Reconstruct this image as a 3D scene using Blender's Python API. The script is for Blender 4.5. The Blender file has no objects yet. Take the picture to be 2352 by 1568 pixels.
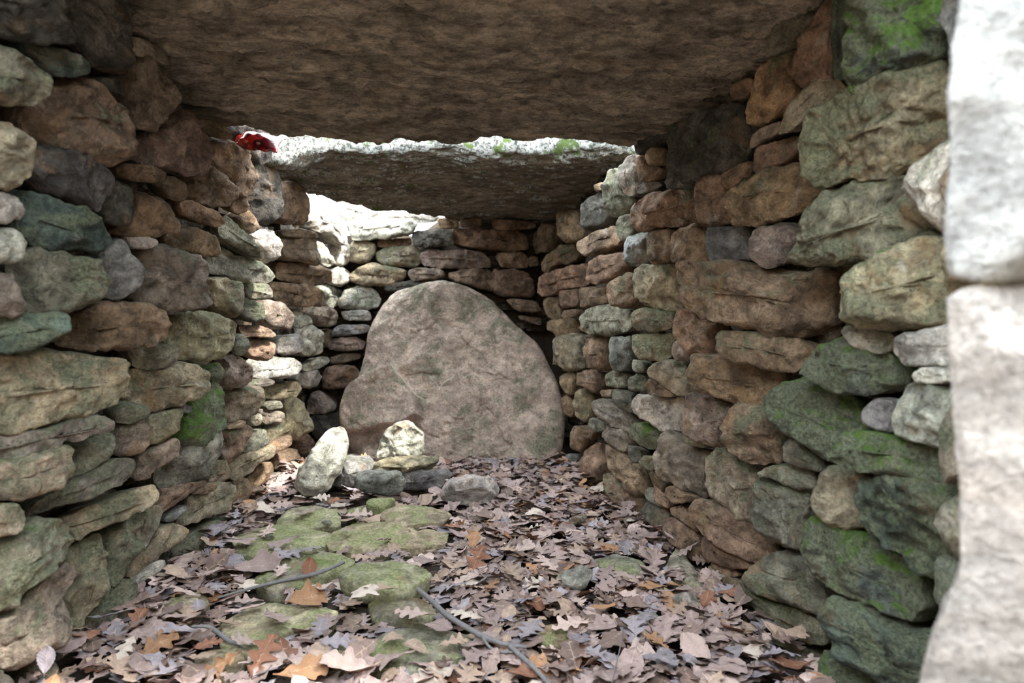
import bpy, math, random
import numpy as np
from mathutils import Vector, Matrix

random.seed(7)
rng = np.random.default_rng(7)
scene = bpy.context.scene
COL = scene.collection
R = math.radians

# ------------------------------------------------------------------ camera
CAM = np.array([0.0, 0.0, 0.70])
F = 1568.0
YAW, PITCH = R(-4.594), R(-3.43)
camd = bpy.data.cameras.new('camera')
camd.sensor_width = 36.0
camd.lens = 36.0 * F / 2352.0
camd.clip_start = 0.02
camd.dof.use_dof = True
camd.dof.focus_distance = 1.85
camd.dof.aperture_fstop = 3.8
cam = bpy.data.objects.new('camera', camd)
cam.location = CAM
cam.rotation_euler = (math.pi / 2 + PITCH, 0, YAW)
COL.objects.link(cam)
scene.camera = cam

# ------------------------------------------------------------------ daylight
world = bpy.data.worlds.new('sky')
scene.world = world
world.use_nodes = True
bg = world.node_tree.nodes['Background']
bg.inputs['Color'].default_value = (0.84, 0.93, 1.0, 1)
bg.inputs['Strength'].default_value = 14.0
sund = bpy.data.lights.new('sun', 'SUN')
sund.energy = 15.0
sund.angle = R(8)
sund.color = (1.0, 0.96, 0.88)
sun = bpy.data.objects.new('sun', sund)
SUNV = Vector((0.55, -0.28, 0.80)).normalized()
sun.rotation_euler = SUNV.to_track_quat('Z', 'Y').to_euler()
sun.location = (0, 0, 4)
COL.objects.link(sun)
scene.view_settings.view_transform = 'Standard'
scene.view_settings.look = 'None'
scene.view_settings.exposure = 0.0
scene.view_settings.gamma = 1.0
scene.view_settings.use_curve_mapping = False
scene.cycles.max_bounces = 5
scene.cycles.diffuse_bounces = 5
scene.cycles.glossy_bounces = 2
scene.cycles.use_adaptive_sampling = True
scene.cycles.adaptive_threshold = 0.04
scene.cycles.use_denoising = True

RM = np.array(cam.rotation_euler.to_matrix())


def ray(px, py):
    d = RM @ np.array([(px - 1176.0) / F, (784.0 - py) / F, -1.0])
    return d / np.linalg.norm(d)


# ------------------------------------------------------------------ noise
_perm = np.random.default_rng(3).permutation(256).astype(np.int64)
_perm = np.concatenate([_perm, _perm, _perm])
_grad = np.random.default_rng(4).normal(size=(256, 3))
_grad /= np.linalg.norm(_grad, axis=1, keepdims=True)


def noise(P):
    P = np.asarray(P, float)
    i = np.floor(P).astype(np.int64)
    f = P - i
    i &= 255
    u = f * f * f * (f * (f * 6 - 15) + 10)
    out = 0
    for dx in (0, 1):
        wx = u[:, 0] if dx else 1 - u[:, 0]
        for dy in (0, 1):
            wy = u[:, 1] if dy else 1 - u[:, 1]
            for dz in (0, 1):
                wz = u[:, 2] if dz else 1 - u[:, 2]
                h = _perm[_perm[_perm[(i[:, 0] + dx) & 255] + ((i[:, 1] + dy) & 255)] + ((i[:, 2] + dz) & 255)]
                g = _grad[h]
                out = out + wx * wy * wz * (g[:, 0] * (f[:, 0] - dx) + g[:, 1] * (f[:, 1] - dy) + g[:, 2] * (f[:, 2] - dz))
    return out * 1.5


def fbm(P, octv=3, gain=0.5, lac=2.1):
    P = np.asarray(P, float)
    a, s, t = 1.0, 0.0, 0.0
    for k in range(octv):
        s = s + a * noise(P + 17.3 * k)
        t += a
        a *= gain
        P = P * lac
    return s / t


# ------------------------------------------------------------------ materials
def new_mat(name):
    m = bpy.data.materials.new(name)
    m.use_nodes = True
    nt = m.node_tree
    for n in list(nt.nodes):
        nt.nodes.remove(n)
    out = nt.nodes.new('ShaderNodeOutputMaterial')
    b = nt.nodes.new('ShaderNodeBsdfPrincipled')
    nt.links.new(b.outputs[0], out.inputs[0])
    return m, nt, b


class G:
    """small helper for wiring nodes"""
    def __init__(s, nt):
        s.nt = nt

    def n(s, kind, **kw):
        x = s.nt.nodes.new(kind)
        for k, v in kw.items():
            setattr(x, k, v)
        return x

    def put(s, sock, v):
        if isinstance(v, bpy.types.NodeSocket):
            s.nt.links.new(v, sock)
        elif v is not None:
            sock.default_value = v

    def math(s, op, a, b=None, c=None, clamp=False):
        x = s.n('ShaderNodeMath', operation=op, use_clamp=clamp)
        s.put(x.inputs[0], a)
        s.put(x.inputs[1], b)
        if c is not None:
            s.put(x.inputs[2], c)
        return x.outputs[0]

    def vmath(s, op, a, b=None):
        x = s.n('ShaderNodeVectorMath', operation=op)
        s.put(x.inputs[0], a)
        if b is not None:
            s.put(x.inputs[1], b)
        return x.outputs[0]

    def noise(s, vec, scale, detail=4, rough=0.55, dist=0.0, col=False):
        x = s.n('ShaderNodeTexNoise')
        s.put(x.inputs['Vector'], vec)
        x.inputs['Scale'].default_value = scale
        x.inputs['Detail'].default_value = detail
        x.inputs['Roughness'].default_value = rough
        x.inputs['Distortion'].default_value = dist
        return x.outputs['Color' if col else 'Fac']

    def ramp(s, fac, a, b, lo=0.0, hi=1.0):
        x = s.n('ShaderNodeMapRange', interpolation_type='SMOOTHSTEP')
        s.put(x.inputs['Value'], fac)
        x.inputs['From Min'].default_value = a
        x.inputs['From Max'].default_value = b
        x.inputs['To Min'].default_value = lo
        x.inputs['To Max'].default_value = hi
        return x.outputs[0]

    def mix(s, fac, a, b, mode='MIX'):
        x = s.n('ShaderNodeMix', data_type='RGBA', blend_type=mode)
        s.put(x.inputs[0], fac)
        s.put(x.inputs[6], a)
        s.put(x.inputs[7], b)
        return x.outputs[2]

    def bump(s, h, strength, dist, nrm=None):
        x = s.n('ShaderNodeBump')
        x.inputs['Strength'].default_value = strength
        x.inputs['Distance'].default_value = dist
        s.put(x.inputs['Height'], h)
        if nrm is not None:
            s.put(x.inputs['Normal'], nrm)
        return x.outputs[0]


def rock_material(name, fixed=None, bump=1.0, stretch=(1, 1, 2.2), lichen=False, moss_up=0.35, stain=0.40, con=1.0, film_lo=(0.065, 0.082, 0.05, 1), film_hi=(0.235, 0.25, 0.155, 1)):
    m, nt, b = new_mat(name)
    g = G(nt)
    tc = g.n('ShaderNodeTexCoord')
    oi = g.n('ShaderNodeObjectInfo')
    off = g.n('ShaderNodeCombineXYZ')
    g.put(off.inputs[0], g.math('MULTIPLY', oi.outputs['Random'], 37.0))
    g.put(off.inputs[1], g.math('MULTIPLY', oi.outputs['Random'], 91.0))
    g.put(off.inputs[2], g.math('MULTIPLY', oi.outputs['Random'], 53.0))
    v0 = g.vmath('ADD', tc.outputs['Object'], off.outputs[0])
    v = g.vmath('MULTIPLY', v0, stretch)
    base = oi.outputs['Color']
    moss = oi.outputs['Alpha']
    big = g.noise(v, 7, 5, 0.6, 0.4)
    mid = g.noise(v, 26, 6, 0.62, 0.3)
    fine = g.noise(v, 130, 5, 0.7)
    # broad tone, then grain
    k = g.math('MULTIPLY', g.ramp(big, 0.32, 0.68, 1 - .42 * con, 1 + .32 * con), g.ramp(mid, 0.32, 0.68, 1 - .48 * con, 1 + .42 * con))
    k = g.math('MULTIPLY', k, g.ramp(fine, 0.25, 0.75, 0.70, 1.28))
    kc = g.n('ShaderNodeCombineXYZ')
    for i in range(3):
        g.put(kc.inputs[i], k)
    c = g.mix(1.0, base, kc.outputs[0], 'MULTIPLY')
    # iron-ochre staining
    oc = g.ramp(g.noise(g.vmath('ADD', v, (5.1, 2.2, 8.8)), 9, 5, 0.6, 0.6), 0.54, 0.72, 0, stain)
    c = g.mix(oc, c, (0.40, 0.23, 0.10, 1))
    # pale lime bloom
    pl = g.ramp(g.noise(g.vmath('ADD', v, (3.3, 9.2, 1.8)), 13, 6, 0.68, 0.5), 0.57, 0.75, 0, 0.62)
    c = g.mix(pl, c, (0.58, 0.55, 0.49, 1))
    # dark weathering pits
    dk = g.ramp(g.noise(g.vmath('ADD', v, (7.7, 4.2, 0.8)), 42, 5, 0.7, 0.3), 0.58, 0.74, 0, 0.6 * con)
    c = g.mix(dk, c, (0.055, 0.05, 0.042, 1))
    # green algae film and moss
    geo = g.n('ShaderNodeNewGeometry')
    sep = g.n('ShaderNodeSeparateXYZ')
    g.put(sep.inputs[0], geo.outputs['Normal'])
    up = g.math('MULTIPLY_ADD', sep.outputs[2], moss_up * 0.5, 0.0)
    mn = g.math('MULTIPLY_ADD', g.noise(v0, 10, 6, 0.65, 0.6), 1.7, -0.35)
    thr = g.math('MULTIPLY_ADD', moss, 0.52, up)
    s1 = g.math('ADD', mn, thr)
    film = g.ramp(s1, 0.62, 0.92, 0, 0.75)
    film = g.math('MULTIPLY', film, g.ramp(moss, 0.0, 0.12, 0, 1))
    c = g.mix(film, c, g.mix(g.ramp(fine, 0.3, 0.7), film_lo, film_hi))
    s2 = g.math('ADD', g.noise(g.vmath('ADD', v0, (1.3, 6.1, 2.7)), 8, 6, 0.7, 0.8), g.math('MULTIPLY_ADD', moss, 0.34, up))
    cush = g.ramp(s2, 0.82, 0.98, 0, 0.9)
    cush = g.math('MULTIPLY', cush, g.ramp(moss, 0.2, 0.45, 0, 1))
    c = g.mix(cush, c, g.mix(fine, (0.02, 0.05, 0.008, 1), (0.14, 0.26, 0.035, 1)))
    if lichen:
        onorm = g.n('ShaderNodeSeparateXYZ')
        g.put(onorm.inputs[0], tc.outputs['Normal'])
        skin = g.math('MULTIPLY_ADD', g.noise(v0, 28, 5, 0.7), 0.7, onorm.outputs[2])
        skin = g.math('ADD', skin, g.math('MAXIMUM', g.math('MULTIPLY', onorm.outputs[1], -1.6), 0.0))
        skin = g.ramp(skin, 0.1, 0.45, 0, 0.9)
        spots = g.noise(v0, 70, 6, 0.75, 0.4)
        lc = g.mix(g.ramp(spots, 0.40, 0.56), (0.10, 0.11, 0.095, 1), (0.66, 0.66, 0.62, 1))
        lc = g.mix(g.ramp(g.noise(v0, 16, 4, 0.6), 0.56, 0.64), lc, (0.14, 0.22, 0.05, 1))
        c = g.mix(skin, c, lc)
    g.put(b.inputs['Base Color'], c)
    b.inputs['Roughness'].default_value = 0.88
    b.inputs['Specular IOR Level'].default_value = 0.28
    n1 = g.bump(mid, g_cl(0.9 * bump), 0.020)
    n2 = g.bump(fine, g_cl(0.9 * bump), 0.008, n1)
    vo = g.n('ShaderNodeTexVoronoi')
    g.put(vo.inputs['Vector'], v)
    vo.inputs['Scale'].default_value = 75
    n3 = g.bump(vo.outputs['Distance'], 0.25 * bump, 0.003, n2)
    n4 = g.bump(g.noise(v0, 420, 3, 0.6), g_cl(0.2 * bump), 0.0015, n3)
    g.put(b.inputs['Normal'], n4)
    return m


def g_cl(x):
    return max(0.0, min(1.0, x))


M_ROCK = rock_material('weathered_stone')
M_SLAB = rock_material('granular_slab_stone', bump=1.2, stretch=(1, 1, 0.9), stain=0.30, con=0.5)
M_CAP = rock_material('flaky_capstone', bump=1.3, stretch=(0.8, 1.7, 3.0), lichen=True)
M_CAPF = rock_material('flaky_capstone_underside', bump=1.3, stretch=(0.8, 1.6, 3.0), stain=0.25)
M_FLOOR = rock_material('mossy_paving_stone', bump=0.8, stretch=(1, 1, 1), moss_up=0.12, film_lo=(0.15, 0.18, 0.06, 1), film_hi=(0.40, 0.42, 0.21, 1))

m, nt, b = new_mat('dark_earth')
g = G(nt)
tc = g.n('ShaderNodeTexCoord')
nn = g.noise(tc.outputs['Object'], 30, 6, 0.7)
g.put(b.inputs['Base Color'], g.mix(nn, (0.018, 0.013, 0.010, 1), (0.085, 0.062, 0.045, 1)))
b.inputs['Roughness'].default_value = 1.0
g.put(b.inputs['Normal'], g.bump(nn, 0.8, 0.01))
M_EARTH = m

m, nt, b = new_mat('woodland_ground')
g = G(nt)
tc = g.n('ShaderNodeTexCoord')
n1 = g.noise(tc.outputs['Object'], 3, 5, 0.6)
n2 = g.noise(tc.outputs['Object'], 45, 6, 0.7)
c = g.mix(g.ramp(n1, 0.4, 0.6), (0.17, 0.11, 0.075, 1), (0.12, 0.14, 0.06, 1))
c = g.mix(g.ramp(n2, 0.3, 0.7), c, (0.32, 0.22, 0.16, 1))
g.put(b.inputs['Base Color'], c)
b.inputs['Roughness'].default_value = 0.95
g.put(b.inputs['Normal'], g.bump(n2, 0.8, 0.02))
M_GROUND = m


def leaf_material(name, attr):
    m, nt, b = new_mat(name)
    g = G(nt)
    tc = g.n('ShaderNodeTexCoord')
    if attr:
        a = g.n('ShaderNodeAttribute', attribute_name='leaf_tone')
        base = a.outputs['Color']
    else:
        base = g.n('ShaderNodeObjectInfo').outputs['Color']
    rib = g.n('ShaderNodeAttribute', attribute_name='rib').outputs['Fac']
    nz = g.noise(tc.outputs['Object'], 60 if attr else 1.6 * 40, 5, 0.65)
    kc = g.ramp(nz, 0.25, 0.75, 0.68, 1.25)
    cc = g.n('ShaderNodeCombineXYZ')
    for i in range(3):
        g.put(cc.inputs[i], kc)
    c = g.mix(1.0, base, cc.outputs[0], 'MULTIPLY')
    # darker specks, paler veins
    sp = g.ramp(g.noise(tc.outputs['Object'], 190, 3, 0.6), 0.62, 0.70, 0, 0.55)
    c = g.mix(sp, c, (0.06, 0.035, 0.025, 1))
    c = g.mix(g.ramp(rib, 0.85, 1.0, 0, 0.45), c, (0.55, 0.42, 0.30, 1))
    g.put(b.inputs['Base Color'], c)
    b.inputs['Roughness'].default_value = 0.55
    b.inputs['Specular IOR Level'].default_value = 0.35
    g.put(b.inputs['Normal'], g.bump(g.math('ADD', nz, g.math('MULTIPLY', rib, 0.6)), 0.5, 0.002))
    return m


M_LEAF = leaf_material('dry_leaf', False)
M_LITTER = leaf_material('leaf_litter', True)

m, nt, b = new_mat('twig_bark')
g = G(nt)
tc = g.n('ShaderNodeTexCoord')
nz = g.noise(g.vmath('MULTIPLY', tc.outputs['Object'], (1, 1, 1)), 90, 5, 0.7)
g.put(b.inputs['Base Color'], g.mix(nz, (0.085, 0.08, 0.085, 1), (0.26, 0.25, 0.25, 1)))
b.inputs['Roughness'].default_value = 0.8
g.put(b.inputs['Normal'], g.bump(nz, 0.6, 0.002))
M_TWIG = m

m, nt, b = new_mat('red_foil')
g = G(nt)
tc = g.n('ShaderNodeTexCoord')
nz = g.noise(tc.outputs['Object'], 28, 2, 0.5)
g.put(b.inputs['Base Color'], g.mix(g.ramp(nz, 0.45, 0.55), (0.50, 0.03, 0.02, 1), (0.10, 0.01, 0.015, 1)))
b.inputs['Roughness'].default_value = 0.16
b.inputs['Coat Weight'].default_value = 0.6
M_RED = m
m, nt, b = new_mat('foil_edge')
b.inputs['Base Color'].default_value = (0.7, 0.68, 0.64, 1)
b.inputs['Metallic'].default_value = 0.7
b.inputs['Roughness'].default_value = 0.3
M_FOILEDGE = m

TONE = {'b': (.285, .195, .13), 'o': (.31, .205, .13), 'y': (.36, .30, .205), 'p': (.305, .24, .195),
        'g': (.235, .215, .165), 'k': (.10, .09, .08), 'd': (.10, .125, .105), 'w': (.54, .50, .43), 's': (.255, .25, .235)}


# ------------------------------------------------------------------ mesh helpers
def mesh_np(name, V, Fc, smooth=True):
    me = bpy.data.meshes.new(name)
    V = np.asarray(V, float)
    Fc = [tuple(int(i) for i in f) for f in Fc] if not isinstance(Fc, np.ndarray) else Fc
    if isinstance(Fc, np.ndarray):
        n, k = Fc.shape
        me.vertices.add(len(V))
        me.vertices.foreach_set('co', V.ravel())
        me.loops.add(n * k)
        me.loops.foreach_set('vertex_index', Fc.ravel().astype(np.int32))
        me.polygons.add(n)
        me.polygons.foreach_set('loop_start', np.arange(0, n * k, k, dtype=np.int32))
        me.update(calc_edges=True)
    else:
        me.from_pydata(V.tolist(), [], Fc)
    if smooth:
        me.polygons.foreach_set('use_smooth', [True] * len(me.polygons))
    me.update()
    return me


def link(name, me, mat=None, parent=None, loc=(0, 0, 0), label=None, cat=None, group=None, kind=None, color=None):
    o = bpy.data.objects.new(name, me)
    COL.objects.link(o)
    o.location = loc
    if mat is not None and me is not None and len(me.materials) == 0:
        me.materials.append(mat)
    if parent is not None:
        o.parent = parent
    if label:
        o['label'] = label
    if cat:
        o['category'] = cat
    if group:
        o['group'] = group
    if kind:
        o['kind'] = kind
    if color is not None:
        o.color = color
    return o


def chaikin(P, it=2, keep=0.22):
    for _ in range(it):
        Q = np.roll(P, -1, axis=0)
        a = P * (1 - keep) + Q * keep
        c = P * keep + Q * (1 - keep)
        P = np.stack([a, c], 1).reshape(-1, P.shape[1])
    return P


def resample(P, n):
    Q = np.vstack([P, P[:1]])
    L = np.concatenate([[0], np.cumsum(np.linalg.norm(np.diff(Q, axis=0), axis=1))])
    t = np.linspace(0, L[-1], n, endpoint=False)
    return np.stack([np.interp(t, L, Q[:, i]) for i in range(P.shape[1])], 1)


def spine(P):
    c = P.mean(0)
    U, S, Vt = np.linalg.svd(P - c, full_matrices=False)
    a = Vt[0]
    t = (P - c) @ a
    s = (P - c) @ np.array([-a[1], a[0]])
    W = s.max() - s.min()
    L = t.max() - t.min()
    h = max(0.0, (L - W) * 0.5) * 0.9
    tc = (t.max() + t.min()) / 2
    cc = c + a * tc + np.array([-a[1], a[0]]) * (s.max() + s.min()) / 2
    q = cc + np.outer(np.clip(t - tc, -h, h), a)
    return q, W, L, cc, a


def rock_mesh(name, P, bulge, back, seed, step=0.006, sym=False, rough=1.0, facets=5, strat=None, flat=0.0, edge=3.5, frame=None):
    """pillow-shaped stone over outline P (2-D, local x/y), front towards +z.
    frame: 3x3 local->world used to lay the bedding of the stone level."""
    r = np.random.default_rng(seed)
    P = chaikin(np.asarray(P, float), 2, .13)
    per = np.linalg.norm(np.diff(np.vstack([P, P[:1]]), axis=0), axis=1).sum()
    n = int(np.clip(per / step, 22, 150))
    P = resample(P, n)
    q, W, L, cc, ax = spine(P)
    # ragged outline
    d = P - q
    s = seed * 3.7 % 97
    Wn = min(W, .16) * min(1.0, rough)
    w = 0.06 * Wn + 0.05 * Wn * fbm(np.c_[P * 2.2 / W + s, np.zeros(n)], 3) + 0.045 * Wn * noise(np.c_[P * 6 / W + s, np.ones(n)])
    P = P + d / (np.linalg.norm(d, axis=1, keepdims=True) + 1e-9) * w[:, None]
    m = int(np.clip(W * 0.5 / step, 5, 24))
    us = 1 - np.cos(np.linspace(0, math.pi / 2, m + 1))     # dense at the rim
    us = us[1:] * 0.93
    planes = []
    for _ in range(facets):
        th = r.uniform(0, 2 * math.pi)
        planes.append((math.cos(th) * r.uniform(.1, .7), math.sin(th) * r.uniform(.1, .7), r.uniform(.62, 1.0)))

    def cap(sign, B):
        rings = []
        for u in us:
            X = P * (1 - u) + q * u
            h = (1 - (1 - min(1, u)) ** edge)
            hh = np.full(n, h) * B
            xn = (X - cc) / (W * 0.5)
            for (a, b2, c0) in planes:
                lim = (c0 + (a * xn[:, 0] + b2 * xn[:, 1])) * B
                hh = np.minimum(hh, np.maximum(lim, 0.12 * B * h))
            rings.append(np.c_[X, sign * hh])
        return rings

    V = [np.c_[P, np.zeros(n)]]
    front = cap(1, bulge)
    V += front
    ctr_f = np.array([[cc[0], cc[1], front[-1][:, 2].max()]])
    if sym:
        bk = cap(-1, back)
        ctr_b = np.array([[cc[0], cc[1], -abs(bk[-1][:, 2]).max()]])
    else:
        bk = []
        for k, (t, sc) in enumerate(((0.25, 0.02), (0.6, 0.06), (0.9, 0.14), (1.0, 0.30))):
            X = P * (1 - sc) + q * sc
            bk.append(np.c_[X, np.full(n, -back * t)])
        ctr_b = np.array([[cc[0], cc[1], -back]])
    nf = len(front)
    V += bk
    V = np.vstack(V + [ctr_f, ctr_b])
    # relief
    D = V if frame is None else V @ np.asarray(frame).T
    o = s * 1.3
    amp = rough * min(W, 0.16)
    for i in range(3):
        V[:, i] += amp * 0.10 * fbm(D * (1.6 / max(W, .05)) + o + 31 * i, 2)
    nz = fbm(D * 24 + o, 3, 0.6)
    cr = 1 - np.abs(fbm(D * 15 + o + 9, 3, 0.55)) * 2.0
    st = noise(D * np.array([10, 10, 75.]) + o + 40)
    zz = amp * (0.12 * nz + 0.06 * cr + 0.035 * fbm(D * 70 + o + 8, 2)) + min(0.004, amp * .05) * st * (1 if strat is None else strat)
    V[:, 2] += np.where(V[:, 2] >= -1e-6, zz, -zz if sym else 0)
    # grain also moves the rim sideways
    fine = amp * 0.035
    V[:, 0] += fine * fbm(D * 55 + o + 3, 2)
    V[:, 1] += fine * fbm(D * 55 + o + 60, 2)
    # faces
    idx = np.arange(n)
    nx = np.roll(idx, -1)
    quads = []

    def band(a, b2, flip):
        A, Bq = a * n, b2 * n
        f = np.stack([A + idx, A + nx, Bq + nx, Bq + idx], 1)
        return f[:, ::-1] if flip else f
    area = 0.5 * np.sum(P[:, 0] * np.roll(P[:, 1], -1) - np.roll(P[:, 0], -1) * P[:, 1])
    ccw = area > 0
    seq = list(range(0, nf + 1))
    for a, b2 in zip(seq[:-1], seq[1:]):
        quads.append(band(a, b2, not ccw))
    bs = [0] + list(range(nf + 1, nf + 1 + len(bk)))
    for a, b2 in zip(bs[:-1], bs[1:]):
        quads.append(band(a, b2, ccw))
    quads = np.vstack(quads)
    cf, cb = len(V) - 2, len(V) - 1
    A, Bq = nf * n, bs[-1] * n
    t1 = np.stack([A + idx, A + nx, np.full(n, cf)], 1)
    t2 = np.stack([Bq + nx, Bq + idx, np.full(n, cb)], 1)
    if not ccw:
        t1, t2 = t1[:, ::-1], t2[:, ::-1]
    faces = quads.tolist() + t1.tolist() + t2.tolist()
    me = bpy.data.meshes.new(name)
    me.from_pydata(V.tolist(), [], faces)
    me.polygons.foreach_set('use_smooth', [True] * len(me.polygons))
    me.update()
    return me


# ------------------------------------------------------------------ chamber geometry
def lerp_knots(K, y):
    return np.interp(y, [k[0] for k in K], [k[1] for k in K])


KL = ((0.0, -.80), (0.6, -.775), (1.0, -.76), (1.4, -.75), (2.0, -.72), (3.0, -.68), (3.6, -.66))
KR = ((0.0, .74), (0.6, .71), (1.25, .67), (1.6, .63), (2.2, .52), (2.9, .46), (3.6, .42))


def face_x(side, y, z):
    if side == 'L':
        return lerp_knots(KL, y) + 0.10 * z
    return lerp_knots(KR, y) - 0.02 * z


BACK_Y = 3.30


def hit(side, px, py):
    d = ray(px, py)
    if side == 'B':
        t = (BACK_Y - CAM[1]) / d[1]
        return CAM + d * t
    if side == 'F':
        return CAM + d * (-CAM[2] / d[2])
    lo, hi = 0.1, 9.0
    def f(t):
        p = CAM + d * t
        return p[0] - face_x(side, p[1], p[2])
    s0 = f(lo)
    for _ in range(50):
        mid = (lo + hi) / 2
        if (f(mid) > 0) == (s0 > 0):
            lo = mid
        else:
            hi = mid
    p = CAM + d * lo
    if p[1] > BACK_Y:
        t = (BACK_Y - CAM[1]) / d[1]
        p = CAM + d * t
    return p


def normal(side, p):
    if side == 'B':
        return np.array([0, -1.0, 0])
    e = 0.05
    dx = (face_x(side, p[1] + e, p[2]) - face_x(side, p[1] - e, p[2])) / (2 * e)
    dz = 0.10 if side == 'L' else -0.02
    n = np.array([1.0, -dx, -dz])
    if side == 'R':
        n = -n
    return n / np.linalg.norm(n)


def frame_from(n):
    e1 = np.cross(np.array([0, 0, 1.0]), n)
    e1 /= np.linalg.norm(e1)
    e2 = np.cross(n, e1)
    return np.stack([e1, e2, n], 1)      # columns


def matrix_from(Fm, loc):
    M = Matrix.Identity(4)
    for i in range(3):
        for j in range(3):
            M[i][j] = float(Fm[i, j])
        M[i][3] = float(loc[i])
    return M


def tone(code, r, amount=0.14):
    c = np.array(TONE[code])
    c = c * (1 + r.uniform(-amount, amount)) * (1 + r.uniform(-.05, .05, 3))
    return c
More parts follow.
